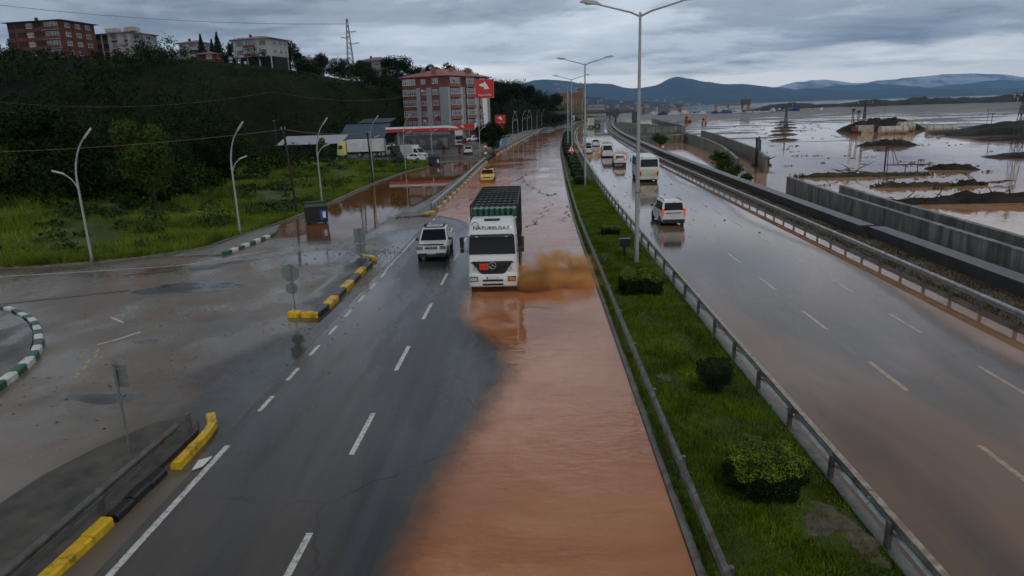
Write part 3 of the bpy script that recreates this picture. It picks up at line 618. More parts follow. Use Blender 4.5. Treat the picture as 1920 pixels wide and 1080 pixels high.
# ------------------------------------------------------------------ waste containers
m_bin = M('black_plastic', (.008, .012, .011), .5, var=.3, vs=4); m_blue = M('blue_sticker', (.03, .07, .30), .4, var=.1)
m_binl = M('green_lid', (.008, .020, .010), .5, var=.3, vs=5)
def bin_(label, loc, rz):
    t = thing('waste_container', label, 'waste container', loc, rz, 'waste containers at the slip road kerb')
    MB().box((0, 0, .80), (1.75, 1.25, 1.30), taper=1.06).build('body', m_bin, t)
    MB().loft([[(-.92, .66*math.cos(a), 1.45+.42*math.sin(a)) for a in np.linspace(0, math.pi, 9)], [(.92, .66*math.cos(a), 1.45+.42*math.sin(a)) for a in np.linspace(0, math.pi, 9)]]).build('lid', m_binl, t, 40)
    MB().box((0, 0, 1.44), (1.95, 1.4, .06)).build('rim', m_bin, t)
    for x in (-.7, .7):
        for y in (-.45, .45): MB().cyl((x-.04, y, .09), (x+.04, y, .09), .09, 10).build('wheel', m_blk, t)
    s = MB().box((.52, -.685, .78), (.52, .03, .78)).build('notice', m_blue, t); MB().box((.60, -.71, .78), (.24, .02, .5)).build('notice_panel', m_white, s)
    MB().tube([(-.8, -.5, 1.3), (-.8, -.4, 1.75), (-.8, .4, 1.75), (-.8, .5, 1.3)], .035, 6).build('lift_bar', m_bin, t)
    return t
b0 = bin_('large black waste container with blue notice beside the flooded slip road', (-18.35, 56.0, .0), R(22))
copy_tree(b0, (-16.9, 115.2, .0), R(10), 'smaller looking far waste container by the forecourt, with green lid')

# ------------------------------------------------------------------ wooden poles and cables
m_wood = M('dark_wood', (.018, .014, .011), .7, var=.4, vs=4, bump=.3, bs=20)
def wpole(label, loc, h, tilt):
    t = thing('utility_pole', label, 'utility pole', loc, 0, 'wooden poles on the verge')
    MB().tube([(0, 0, -.1), (tilt[0]*h, tilt[1]*h, h)], [.13, .10], 10).build('pole', m_wood, t, 40)
    for s in (-1, 1): MB().cyl((tilt[0]*h+s*.16, tilt[1]*h, h-.12), (tilt[0]*h+s*.16, tilt[1]*h, h+.1), .04, 8).build('insulator', m_pole, t)
    MB().box((tilt[0]*h, tilt[1]*h, h-.14), (.5, .07, .07)).build('crossbar', m_wood, t)
wpole('dark leaning wooden pole behind the near waste container', (-22.0, 61.8, .15), 7.6, (-.055, .0))
wpole('thin dark wooden pole beside the fourth curved lamp', (-20.9, 87.6, .2), 6.3, (-.035, .0))
wpole('dark wooden pole near the shed under the trees', (-45.0, 120, .6), 7.5, (.01, 0))
m_cab = M('weathered_cable', (.16, .085, .06), .5, var=.3, vs=1)
m_cabd = M('dark_cable', (.03, .03, .032), .5, var=.2, vs=1)
def cable(label, a, b, sag, r, m):
    P = [Vector(a).lerp(Vector(b), u)-Vector((0, 0, sag*4*u*(1-u))) for u in np.linspace(0, 1, 18)]
    tag(MB().tube(P, r, 5).build('overhead_cable', m, None, 60), label, 'cable')
cable('reddish cable strung from the left edge to the leaning wooden pole', (-75, 50.5, 8.6), (-22.4, 61.8, 7.6), 1.5, .026, m_cab)
cable('reddish cable between the two wooden poles on the verge', (-22.4, 61.8, 7.6), (-21.1, 87.6, 6.45), .3, .03, m_cab)
cable('reddish cable from the second wooden pole to the petrol station canopy', (-21.1, 87.6, 6.45), (-24, 134, 6.2), .5, .03, m_cab)
cable('pale cable sagging across the dark hillside from the left', (-120, 110, 19), (-52, 140, 13.6), 4.5, .028, m_cab)
cable('pale cable from the hillside to the roof below the slope', (-52, 140, 13.6), (-34, 178, 12.5), 1.2, .028, m_cab)
cable('thin power line crossing the sky at upper left', (-260, 240, 62), (-74.5, 290, 44), 5, .07, m_cabd)

# ------------------------------------------------------------------ clipped hedges in the median
m_leaf = M('hedge_leaf', (.007, .018, .003), .45, var=.3, vs=2, c2=(.014, .030, .005), island=.45)  # dark leaf: shade on the hedge sides is painted into it
m_leaflit = M('lit_hedge_leaf', (.10, .145, .011), .45, var=.3, vs=1.2, c2=(.17, .20, .016), island=.4)  # brighter leaf for hedge tops: light from above painted into the colour
m_twig = M('twigs', (.03, .022, .015), .7, var=.3)
def leaves(P, Nn, size, rng, flat=.5):
    """leaf quads at points P, facing near Nn"""
    n = len(P); d = Nn+rng.normal(0, flat, (n, 3)); d /= np.linalg.norm(d, axis=1, keepdims=True)
    a = np.cross(d, rng.normal(0, 1, (n, 3))); a /= np.linalg.norm(a, axis=1, keepdims=True); b = np.cross(d, a)
    s = size*rng.uniform(.6, 1.3, (n, 1)); w = s*.55
    V = np.stack([P-a*s*.5, P+b*w*.5, P+a*s*.5, P-b*w*.5], 1).reshape(-1, 3)
    return V, np.arange(4*n).reshape(n, 4)
def hedge(label, loc, size, n, leaf, seed, toplit=0, rz=0, stem=0.0, pw=4.0):
    rng = np.random.default_rng(seed); t = thing('clipped_hedge', label, 'hedge', loc, rz, 'clipped hedges on the median')
    d = rng.normal(0, 1, (n, 3)); k = (np.abs(d)**pw).sum(1, keepdims=True)**(1/pw); q = d/k
    lump = 1+.06*np.sin(q[:, :1]*9+seed)+.06*np.sin(q[:, 1:2]*8+q[:, 2:]*7)
    P = q*lump*(1-.28*rng.random((n, 1))**2.2)*np.array(size)/2; P[:, 2] += size[2]/2+stem
    nn = q/np.linalg.norm(q, axis=1, keepdims=True)
    V, F = leaves(P, nn, leaf, rng, .6)
    pn = np.array([mnoise.noise((a*2.2+seed, b*2.2, c*2.2)) for a, b, c in P]); lit_mask = (P[:, 2]-stem > size[2]*(.86-.30*toplit-.28*pn)) & (rng.random(n) < .6+.4*toplit) & (toplit > .1)  # upper leaves get the leaf colour painted as lit
    me = np_mesh('foliage', V, F, m_leaf); me.materials.append(m_leaflit); me.polygons.foreach_set('material_index', lit_mask.astype(np.int32)); link('foliage', me, t)
    # dense inner twig mass
    mb = MB(); rr = random.Random(seed)
    for i in range(26):
        e = (rr.uniform(-.42, .42)*size[0], rr.uniform(-.42, .42)*size[1], stem+size[2]*rr.uniform(.5, .92)); mb.tube([(e[0]*.25, e[1]*.25, 0), (e[0]*.7, e[1]*.7, e[2]*.5), e], [.035, .025, .008], 4)
    mb.build('twigs', m_twig, t); c = MB()
    c.loft([[(sx*size[0]*.36*s, sy*size[1]*.36*s, stem+size[2]*zz) for sx, sy in ((-1, -1), (1, -1), (1, 1), (-1, 1))] for zz, s in ((.08, .9), (.5, 1), (.85, .9))]).build('inner_foliage', m_leaf, t)
    return t
hedge('large square clipped hedge with skylit-coloured top under the tall lamp', (4.75, 31.0, .2), (1.95, 1.5, 1.25), 14000, .075, 1, .6, pw=6.0)
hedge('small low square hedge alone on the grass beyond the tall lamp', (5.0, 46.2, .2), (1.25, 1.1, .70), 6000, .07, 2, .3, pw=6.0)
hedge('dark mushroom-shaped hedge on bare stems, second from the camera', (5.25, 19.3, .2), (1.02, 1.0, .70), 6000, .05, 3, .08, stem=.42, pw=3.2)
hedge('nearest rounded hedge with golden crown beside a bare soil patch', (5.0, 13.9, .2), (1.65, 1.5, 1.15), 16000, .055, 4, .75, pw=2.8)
for i, (y, w) in enumerate(((78.6, 1.5), (82, 1.3), (88, 1.6), (94, 1.4), (101, 1.7), (105.5, 1.6), (113, 1.8), (121, 1.9), (129, 2.0), (138, 2.1), (148, 2.2), (159, 2.2), (171, 2.3), (184, 2.4), (198, 2.4), (213, 2.5), (230, 2.5))):
    x = float(MEDL(y)+MEDR(y))/2-.25
    hedge('%s dark clipped hedge in the row along the far median' % ('first', 'second', 'third', 'fourth', 'fifth', 'sixth', 'seventh', 'eighth', 'ninth', 'tenth', 'eleventh', 'twelfth', 'thirteenth', 'fourteenth', 'fifteenth', 'sixteenth', 'seventeenth')[i], (x, y, .18), (w, 2.0+.02*y, 1.15), 1500, .16, 20+i, .05)

# ------------------------------------------------------------------ grass: blades nobody could count
def blades(name, label, pts, h, w, mat, rng, lean=.45):
    """pts: (n,3) roots; one slim triangle per blade"""
    n = len(pts); a = rng.uniform(0, 2*np.pi, n); hh = h*rng.uniform(.5, 1.3, n)*(1 if np.isscalar(h) else 1); ww = w*rng.uniform(.6, 1.3, n)
    dx, dy = np.cos(a), np.sin(a); l = rng.uniform(0, lean, n)*hh; b = rng.uniform(0, 2*np.pi, n)
    A = pts+np.stack([-dx*ww, -dy*ww, np.full(n, -.03)], 1); B = pts+np.stack([dx*ww, dy*ww, np.full(n, -.03)], 1); C = pts+np.stack([np.cos(b)*l, np.sin(b)*l, hh], 1)
    V = np.stack([A, B, C], 1).reshape(-1, 3)
    o = link(name, np_mesh(name, V, np.arange(3*n).reshape(n, 3), mat)); return tag(o, label, 'grass', kind='stuff')
m_blade = M('grass_blades', (.056, .115, .004), .5, var=.4, vs=.6, c2=(.130, .180, .006), island=.45, dirt=((.085, .075, .022), 1.1, .60))
m_bladey = M('tall_grass_blades', (.036, .098, .006), .55, var=.5, vs=.14, c2=(.145, .190, .018), island=.35)
m_bladed = M('bank_grass_blades', (.030, .034, .008), .6, var=.5, vs=.8, c2=(.06, .055, .018), island=.35)
rng = np.random.default_rng(3)
n = 120000; yy = 8+75*rng.random(n)**1.7; uu = rng.random(n); xl, xr = MEDL(yy)+.14, MEDR(yy)-.32
bare = (np.hypot((xl+(xr-xl)*uu-5.95)/.75, (yy-12.6)/.9) < 1+.3*rng.random(n)) & (rng.random(n) < .80)
xx = xl+(xr-xl)*uu
clump = np.array([mnoise.noise((x*.9, y*.9, 5)) for x, y in zip(xx, yy)])
keep = ~bare & ((clump > -.42) | (rng.random(n) < .5))
pts = np.stack([xx, yy, .11+.16*np.sin(np.pi*uu)], 1)[keep]
blades('median_grass', 'mown green grass covering the median strip', pts, .09+.10*np.clip(clump[keep], 0, 1), .012+.0004*pts[:, 1], m_blade, rng, .9)
n = 170000; yy = 40.3+82*rng.random(n)**1.25; xx = GX(yy)-.35-70*rng.random(n)**1.9
cl_ = np.array([mnoise.noise((x*.16, y*.16, 2)) for x, y in zip(xx, yy)])
pts = np.stack([xx, yy, verge_z(xx, yy)], 1)
blades('verge_grass', 'long rough grass on the verge left of the slip road', pts, np.clip(.34+.5*cl_, .1, .9), .022+.0004*yy, m_bladey, rng, .8)
n = 42000; yy = 18+110*rng.random(n)**1.3; xx = RAIL(yy)+.12+2.4*rng.random(n)
blades('bank_grass', 'sparse dark grass on the bank behind the seaward barrier', np.stack([xx, yy, np.full(n, .14)], 1), .10, .02, m_bladed, rng, .9)
# low weeds and bramble on the verge
m_weed = M('weed_leaf', (.014, .034, .006), .55, var=.4, vs=.4, c2=(.03, .055, .012), island=.4)
P = []; Q = []
for i in range(260):
    y = 41+80*random.random(); x = float(GX(y))-2.5-60*random.random()**1.4; r = random.uniform(.4, 1.5); k = int(70*r)
    d = rng.normal(0, 1, (k, 3)); d /= np.linalg.norm(d, axis=1, keepdims=True); d[:, 2] = np.abs(d[:, 2]); P.append(d*r*rng.uniform(.6, 1, (k, 1))*np.array([1, 1, .75])+np.array([x, y, float(verge_z(x, y))])); Q.append(d)
V, F = leaves(np.concatenate(P), np.concatenate(Q), .34, rng, .6)
tag(link('verge_weeds', np_mesh('verge_weeds', V, F, m_weed)), 'dark weeds and brambles scattered through the verge grass', 'weeds', kind='stuff')
# clods of mud, twigs and stones washed onto the road
def clods(name, label, spots, rng, mat, z=.0):
    V = []; F = []; o = 0
    for x, y, r in spots:
        k = 6; a = np.linspace(0, 2*np.pi, k, endpoint=False)+rng.uniform(0, 6); rr = r*rng.uniform(.5, 1.2, k); el = rng.uniform(.4, 1); ph = rng.uniform(0, 3)
        ring = np.stack([rr*np.cos(a), rr*np.sin(a)*el], 1); ring = ring@np.array([[math.cos(ph), math.sin(ph)], [-math.sin(ph), math.cos(ph)]])
        V += [(x+p[0], y+p[1], z) for p in ring]+[(x, y, z+r*.45)]; F += [(o+i, o+(i+1) % k, o+k) for i in range(k)]; o += k+1
    tag(link(name, np_mesh(name, np.array(V), np.array(F), mat)), label, 'mud', kind='stuff')
sp = []
for cx, cy, sx, sy, n, r in ((-9.9, 40.5, .6, 2.8, 260, .055), (-9.0, 36.5, .35, 4, 200, .04), (-15, 22.5, 2.2, .8, 110, .035), (-13.2, 26, 1.5, 2.5, 40, .035), (-18, 28.5, 3, 1.2, 50, .04), (-14.5, 33, 3, 3, 35, .05), (-10.7, 42.8, 1.4, .6, 160, .055), (-9.6, 27, 1, 2, 90, .05), (-19, 19, 4, 1.5, 90, .05), (-12.5, 57.4, 1.0, .5, 60, .09), (-13, 45, 2, 2, 40, .09)):
    for i in range(n): sp.append((cx+random.gauss(0, sx), cy+random.gauss(0, sy), r*random.uniform(.4, 1.5)))
clods('mud_clods', 'dark clods of mud and twigs strewn over the slip road', sp, rng, m_clod)
sp = [(float(MEDR(y))+.5+random.random()**2*9, y, random.uniform(.05, .16)) for y in [45+70*random.random() for _ in range(110)]]
clods('floating_litter', 'twigs and leaves lying on the wet east carriageway', sp, rng, m_clod, .004)
sp = []
for L_, w, n in (([(-8.6, 60.7), (-6.4, 69.1), (-4.7, 78.0), (-2.1, 88.1), (-1.2, 95.2), (.8, 103.5)], .07, 1500), ([(-2.1, 90), (-1, 81), (.7, 72.2), (1.2, 70), (2, 72.1)], .08, 1300), ([(-.8, 51.2), (-.1, 53.7), (.7, 59.3), (1.5, 65.4)], .10, 380), ([(2.1, 53.3), (2.7, 58.2), (3.1, 63)], .10, 300)):
    for i in range(n):
        k = random.random()*(len(L_)-1); j = int(k); u = k-j; y = L_[j][1]*(1-u)+L_[j+1][1]*u
        sp.append((L_[j][0]*(1-u)+L_[j+1][0]*u+random.gauss(0, w*.6)+.25*math.sin(y*1.7)+.1*math.sin(y*5.3), y+random.gauss(0, w), random.uniform(.015, .055)))
clods('drift_lines', 'thin wandering lines of dark drift floating on the brown flood', sp, rng, m_clod, .03)
# torn sheet of white plastic at the edge line
tag(MB().slab((-9.02, 15.95, .02), (-8.72, 16.1, .05), (-8.75, 15.6, .03), (-8.95, 15.45, .02), .015).build('plastic_scrap', m_white), 'torn white plastic scrap lying at the edge line', 'litter')
# ------------------------------------------------------------------ vehicles (front towards local +Y, wheels on z = 0)
m_vwhite = M('white_car_paint', (.72, .73, .73), .28, var=.05, vs=2, coat=.4, dirt=((.42, .33, .25), 1.6, .68))
m_vcream = M('cream_bus_paint', (.62, .60, .50), .32, var=.08, vs=1.5, coat=.3, dirt=((.45, .38, .26), 1.0, .62))
m_vyel = M('yellow_taxi_paint', (.80, .46, .01), .28, var=.05, vs=2, coat=.4)
m_vpale = M('pale_yellow_cab_paint', (.72, .66, .22), .32, var=.06, vs=2)
m_vblue = M('blue_car_paint', (.02, .06, .22), .3, var=.1, vs=2); m_vred = M('red_car_paint', (.35, .03, .02), .3, var=.1)
m_vgrey = M('grey_car_paint', (.14, .14, .145), .3, var=.1)
m_glass = M('dark_vehicle_glass', (.006, .008, .009), .06, var=.2, vs=3, ior=1.38)
m_trim = M('black_trim', (.014, .014, .015), .45, var=.3, vs=5)
m_tyre = M('tyre_rubber', (.016, .015, .015), .65, var=.3, vs=8); m_rim = M('steel_rim', (.30, .30, .29), .4, .6, var=.2, vs=8)
m_head = M('headlamp_glass', (.45, .47, .48), .12, var=.25, vs=14); m_plate = M('number_plate', (.66, .66, .64), .4, var=.05)
m_tail = M('tail_lamp', (.40, .015, .01), .2, var=.1); m_brake = M('lit_brake_lamp', (.5, .02, .01), .3, emit=((1, .10, .03), .22))
m_pblue = M('plate_blue', (.02, .06, .35), .4); m_amber = M('amber_lamp', (.6, .2, .02), .25)
m_boxw = M('white_box_panel', (.60, .61, .60), .4, var=.1, vs=1, dirt=((.35, .30, .25), 1.2, .64))
m_chas = M('chassis', (.02, .018, .017), .6, var=.3, vs=4)
def lerp3(a, b, t): return Vector(a)*(1-t)+Vector(b)*t
def panel(mb, a, b, c, d, u0, u1, v0, v1, t=.012):
    """slab proud of the quad a b c d (a-b bottom, d-c top) over the given span"""
    q = lambda u, v: lerp3(lerp3(a, b, u), lerp3(d, c, u), v)
    A, B, C, D = q(u0, v0), q(u1, v0), q(u1, v1), q(u0, v1); n = (B-A).cross(D-A).normalized()*t
    return mb.slab(A+n, B+n, C+n, D+n, t*1.6)
_wheels = {}
def wheel(parent, x, y, r, w, s, name='wheel'):
    key = (round(r, 3), round(w, 3), s)
    if key not in _wheels:
        a = MB(); pr = [(-w/2, r*.62), (-w/2, r*.94), (-w/2+.02, r), (w/2-.02, r), (w/2, r*.94), (w/2, r*.62)]
        a.loft([[(px, pr_*math.cos(k), pr_*math.sin(k)) for k in np.linspace(0, 2*math.pi, 20, endpoint=False)] for px, pr_ in pr], False)
        o = a.build('tyre', m_tyre, None, 40); b = MB(); e = s*w/2*.72
        b.cyl((-e, 0, 0), (e, 0, 0), r*.63, 18)
        for k in range(5): b.box((e, r*.34*math.cos(k*1.257), r*.34*math.sin(k*1.257)), (.03, .09, .09))
        p = b.build('rim', m_rim); _wheels[key] = (o.data, p.data); bpy.data.objects.remove(o); bpy.data.objects.remove(p)
    e = bpy.data.objects.new(name, None); col.objects.link(e); e.parent = parent; e.location = (x, y, r); e.empty_display_size = .2
    t_, r_ = _wheels[key]; link('tyre', t_, e); link('rim', r_, e); return e
def body_loft(st, n=9):
    """stations (y, half width, z bottom, z top, tumblehome)"""
    rings = []
    for y, w, zb, zt, th in st:
        h = zt-zb; half = [(w*.78, zb), (w*.96, zb+.06*h), (w, zb+.35*h), (w*.995, zb+.6*h), (w*(1-th*.5), zb+.88*h), (w*(1-th), zt-.03*h), (w*.6, zt+.012)]
        rings.append([(x, y, z) for x, z in half]+[(-x, y, z) for x, z in reversed(half)])
    return MB().loft(rings)
def car(name, label, cat, loc, rz, S, group=None):
    """S: dimensions of one body type"""
    t = thing(name, label, cat, loc, rz, group); P = S['paint']; L, W, H = S['L'], S['W'], S['H']; hw = W/2; g = S.get('clear', .22)
    body_loft([(y, hw*k, g+dz, z, th) for y, k, dz, z, th in S['body']]).build('body', P, t, 35)
    # cabin
    yb0, yb1, yt0, yt1 = S['cab']      # rear base, front base, rear top, front top
    zb, zr = S['belt'], H; wb, wt = hw*.97, hw*S.get('roofw', .80)
    C = lambda x, y, z: (x, y, z)
    rear_b, rear_t, fr_b, fr_t = yb0, yt0, yb1, yt1; ze = zr-.055
    cabm = MB(); ring = lambda w, a, b, z: [(-w, a, z), (w, a, z), (w, b, z), (-w, b, z)]
    cabm.loft([ring(wb, rear_b, fr_b, zb-.03), ring(wt, rear_t, fr_t, ze), ring(wt*.86, rear_t+.12, fr_t-.16, zr)]); cab = cabm.build('cabin', P, t, 25)
    gm = m_glass
    panel(MB(), (wb, fr_b, zb), (-wb, fr_b, zb), (-wt, fr_t, ze), (wt, fr_t, ze), .05, .95, .04, .93).build('windscreen', gm, t)
    panel(MB(), (-wb, rear_b, zb), (wb, rear_b, zb), (wt, rear_t, ze), (-wt, rear_t, ze), .08, .92, S.get('rw0', .08), .92).build('rear_window', gm, t)
    for s in (-1, 1):
        a, b, c, d = (s*wb, rear_b, zb), (s*wb, fr_b, zb), (s*wt, fr_t, ze), (s*wt, rear_t, ze)
        if s > 0: fl = (a, b, c, d)
        else: fl = (b, a, d, c)
        for u0, u1 in S['sidewin']:
            uu = (u0, u1) if s > 0 else (1-u1, 1-u0)
            panel(MB(), *fl, uu[0], uu[1], .08, .90).build('side_window', gm, t)
        MB().box((s*(hw+.09), fr_b-.12+S.get('mir', 0), zb+.10), (.18, .10, .16)).build('mirror', S.get('mirm', m_trim), t)
        for ya in S['axles']:
            MB().cyl((s*(hw-.12), ya, S['wr']), (s*(hw+.006), ya, S['wr']), S['wr']*1.17, 20).build('wheel_arch', m_trim, t); wheel(t, s*(hw-.075), ya, S['wr'], .2, s)
        for y0, y1 in S.get('doors', ()):
            MB().box((s*(hw+.004), y0, (zb+g)/2+.06), (.012, .018, zb-g-.2)).build('door_gap', m_trim, t); MB().box((s*(hw+.012), y0+.16, zb-.13), (.02, .16, .03)).build('door_handle', m_trim, t)
    yf = S['body'][-1][0]; yr = S['body'][0][0]
    # front
    f = S['front']
    for s in (-1, 1): MB().box((s*hw*f['hx'], yf-.03, f['hz']), (hw*f['hw'], .10, f['hh'])).build('headlamp', m_head, t)
    MB().box((0, yf, f['gz']), (hw*f['gw'], .05, f['gh'])).build('grille', m_trim, t)
    MB().box((0, yf-.02, g+.12), (W*.9, .14, f.get('bh', .2))).build('front_bumper', f.get('bm', P), t)
    MB().box((0, yf+.06, g+.16), (.52, .02, .115)).build('number_plate', m_plate, t)
    # rear
    r = S['rear']
    for s in (-1, 1): MB().box((s*hw*r['tx'], yr+.02, r['tz']), (hw*r['tw'], .10, r['th'])).build('tail_lamp', r.get('tm', m_tail), t)
    MB().box((0, yr+.02, g+.12), (W*.92, .16, r.get('bh', .2))).build('rear_bumper', r.get('bm', P), t)
    MB().box((0, yr-.035, r['pz']), (.52, .02, .115)).build('number_plate', m_plate, t)
    MB().box((0, (yf+yr)/2, g-.02), (W*.82, (yf-yr)*.9, .12)).build('underbody', m_chas, t)
    if S.get('rails'):
        for s in (-1, 1): MB().tube([(s*wt*.86, rear_t+.3, zr-.02), (s*wt*.86, rear_t+.4, zr+.07), (s*wt*.86, fr_t-.6, zr+.07), (s*wt*.86, fr_t-.5, zr-.02)], .028, 6).build('roof_rail', m_trim, t)
    return t
SEDAN = dict(L=4.4, W=1.76, H=1.45, paint=m_vwhite, body=[(-2.2, .80, .12, .78, .2), (-2.12, .92, .03, .95, .14), (-1.4, 1, 0, .98, .08), (0, 1, 0, .93, .06), (.9, 1, 0, .92, .08), (1.6, .98, 0, .84, .14), (2.08, .90, .03, .72, .18), (2.2, .78, .1, .62, .25)],
             cab=(-1.75, 1.0, -1.0, .15), belt=.93, axles=(-1.3, 1.33), wr=.31, sidewin=((.10, .44), (.47, .82)), doors=((-.95, 0), (.05, 0)),
             front=dict(hx=.68, hz=.66, hw=.46, hh=.16, gz=.55, gw=.9, gh=.12), rear=dict(tx=.76, tz=.80, tw=.36, th=.16, pz=.66))
SUV = dict(L=4.5, W=1.84, H=1.66, paint=m_vwhite, clear=.28, body=[(-2.24, .84, .1, 1.0, .14), (-2.15, .94, .02, 1.08, .10), (-1.4, 1, 0, 1.10, .06), (0, 1, 0, 1.06, .06), (.9, 1, 0, 1.04, .08), (1.7, .98, 0, .98, .14), (2.15, .90, .04, .84, .18), (2.25, .80, .1, .72, .22)],
           cab=(-2.12, 1.05, -1.72, .25), belt=1.05, axles=(-1.35, 1.38), wr=.35, sidewin=((.08, .28), (.31, .55), (.58, .84)), rw0=.15, rails=True, doors=((-.95, 0), (.1, 0)),
           front=dict(hx=.70, hz=.82, hw=.42, hh=.17, gz=.72, gw=.95, gh=.2), rear=dict(tx=.74, tz=1.02, tw=.42, th=.18, pz=.78, bm=m_trim, bh=.24))
MPV = dict(L=4.36, W=1.76, H=1.80, paint=m_vwhite, clear=.24, body=[(-2.17, .92, .08, 1.12, .06), (-2.12, .97, .02, 1.14, .05), (-1.3, 1, 0, 1.12, .04), (0, 1, 0, 1.06, .05), (.9, 1, 0, 1.02, .08), (1.65, .98, 0, .95, .14), (2.1, .90, .03, .80, .18), (2.18, .80, .1, .68, .22)],
           cab=(-2.13, 1.2, -1.95, .42), belt=1.05, roofw=.86, axles=(-1.35, 1.4), wr=.31, sidewin=((.06, .28), (.31, .55), (.58, .84)), rw0=.12, rails=True, doors=((-.95, 0), (.1, 0)),
           front=dict(hx=.70, hz=.80, hw=.42, hh=.2, gz=.68, gw=.9, gh=.16), rear=dict(tx=.90, tz=1.02, tw=.17, th=.52, pz=.80, tm=m_brake, bm=m_trim, bh=.26))
VAN = dict(L=5.2, W=1.96, H=2.15, paint=m_vwhite, clear=.24, body=[(-2.58, .94, .06, 1.2, .03), (-2.52, .98, .02, 1.22, .03), (-1.3, 1, 0, 1.22, .03), (.6, 1, 0, 1.18, .04), (1.5, 1, 0, 1.12, .08), (2.1, .97, 0, 1.0, .12), (2.5, .90, .03, .86, .16), (2.6, .80, .1, .72, .2)],
           cab=(-2.56, 1.75, -2.45, .85), belt=1.16, roofw=.88, axles=(-1.55, 1.65), wr=.33, sidewin=((.06, .32), (.35, .62), (.66, .86)), rw0=.05, doors=((-.95, 0), (.5, 0)),
           front=dict(hx=.72, hz=.9, hw=.38, hh=.24, gz=.74, gw=.9, gh=.2), rear=dict(tx=.90, tz=1.15, tw=.14, th=.5, pz=.72, bh=.24))
def S_(base, **kw):
    d = dict(base); d.update(kw); return d
EG = 'white traffic driving away on the east carriageway'
mpv = car('passenger_van', 'white family van with roof rails and lit brake lamps, nearest on the right carriageway', 'car', (10.05, 52.6, 0), R(1.5), MPV, EG)
MB().box((0, -2.20, .97), (1.2, .03, .05)).build('trim_strip', m_trim, mpv); MB().box((0, -2.14, 1.74), (.2, .05, .05)).build('high_brake_lamp', m_brake, mpv)
car('parked_suv', 'white sport utility car with lit tail lamps just beyond the bus', 'car', (12.7, 106.0, 0), R(-2), S_(SUV, rear=dict(tx=.74, tz=1.02, tw=.42, th=.18, pz=.78, bm=m_trim, bh=.24, tm=m_brake)), EG).name = 'suv'
car('van', 'white van throwing up brown spray on both sides', 'van', (12.9, 126.0, 0), R(-3), VAN, EG)
pk = car('hatchback', 'white car with dark roof load in the inner lane, splashing', 'car', (10.3, 137.0, 0), R(-2), S_(SEDAN, H=1.5), EG)
MB().box((0, -.4, 1.72), (1.1, 1.3, .42), taper=.85).build('roof_load', m_trim, pk)
car('sedan', 'white saloon car farthest of the splashing group', 'car', (14.0, 162.0, 0), R(-4), SEDAN, EG)
car('sedan', 'small pale car far ahead behind the lorry', 'car', (21.3, 290.0, 0), R(-7), S_(SEDAN, paint=m_vcream), EG)

# taxi ploughing through the water
tx = car('taxi', 'yellow taxi driving through brown water beside the divider', 'taxi', (-6.15, 88.2, .0), R(180), S_(SEDAN, paint=m_vyel))
MB().box((0, -.1, 1.53), (.55, .2, .16)).build('roof_sign', m_trim, tx)

# pickup truck
PU = dict(L=5.1, W=1.82, H=1.74, paint=m_vwhite, clear=.38, body=[(-2.55, .93, .05, 1.02, .05), (-2.5, .97, 0, 1.04, .05), (-.95, 1, 0, 1.06, .05), (.7, 1, 0, 1.05, .06), (1.5, .99, 0, 1.03, .09), (2.2, .96, 0, .99, .12), (2.5, .93, .02, .92, .14), (2.56, .9, .06, .84, .16)],
          cab=(-.95, 1.25, -.75, .45), belt=1.05, roofw=.80, axles=(-1.45, 1.55), wr=.37, sidewin=((.06, .42), (.47, .80)), doors=((-.1, 0), (.75, 0)),
          front=dict(hx=.76, hz=.86, hw=.40, hh=.17, gz=.86, gw=.86, gh=.15, bh=.16), rear=dict(tx=.9, tz=.82, tw=.12, th=.36, pz=.7, bm=m_trim))
m_headd = M('grey_headlamp', (.16, .17, .17), .15, var=.3, vs=14)
pu = car('pickup_truck', 'white pickup truck with roof rack on the left lane beside the lorry', 'pickup', (-6.42, 42.4, 0), R(182), PU)
MB().box((0, -1.78, 1.085), (1.5, 1.42, .05)).build('load_bed', m_chas, pu)
for s in (-1, 1):
    MB().box((s*.86, -1.75, 1.12), (.08, 1.56, .16)).build('bed_wall', m_vwhite, pu); MB().tube([(s*.70, -1.0, 1.05), (s*.68, -1.15, 1.62), (s*.62, -1.6, 1.12)], .035, 6).build('roll_bar', m_trim, pu)
    MB().tube([(s*.60, -.62, 1.72), (s*.60, -.55, 1.84), (s*.60, .22, 1.84), (s*.60, .3, 1.72)], .03, 6).build('roof_rail', m_trim, pu)
    MB().box((s*.6, .1, 1.83), (.12, .12, .14)).build('rack_foot', m_trim, pu); MB().box((s*.22, 2.60, .86), (.36, .03, .13)).build('grille_chrome', m_plate, pu); MB().box((s*.22, 2.615, .86), (.30, .03, .09)).build('grille_mesh', m_trim, pu)
for ch in pu.children:
    if ch.name.startswith('headlamp'): ch.data.materials[0] = m_headd; ch.location.y += .06
MB().box((0, .20, 1.752), (1.15, .42, .03)).build('sunroof', m_glass, pu); MB().box((0, 2.42, 1.035), (1.5, .10, .07)).build('bug_deflector', m_trim, pu)
MB().box((0, 2.60, .66), (1.72, .16, .20)).build('bumper', m_vwhite, pu); MB().box((0, 2.58, .46), (1.6, .14, .26)).build('lower_bumper', m_trim, pu); MB().box((0, 2.66, .56), (.52, .02, .115)).build('plate', m_plate, pu)

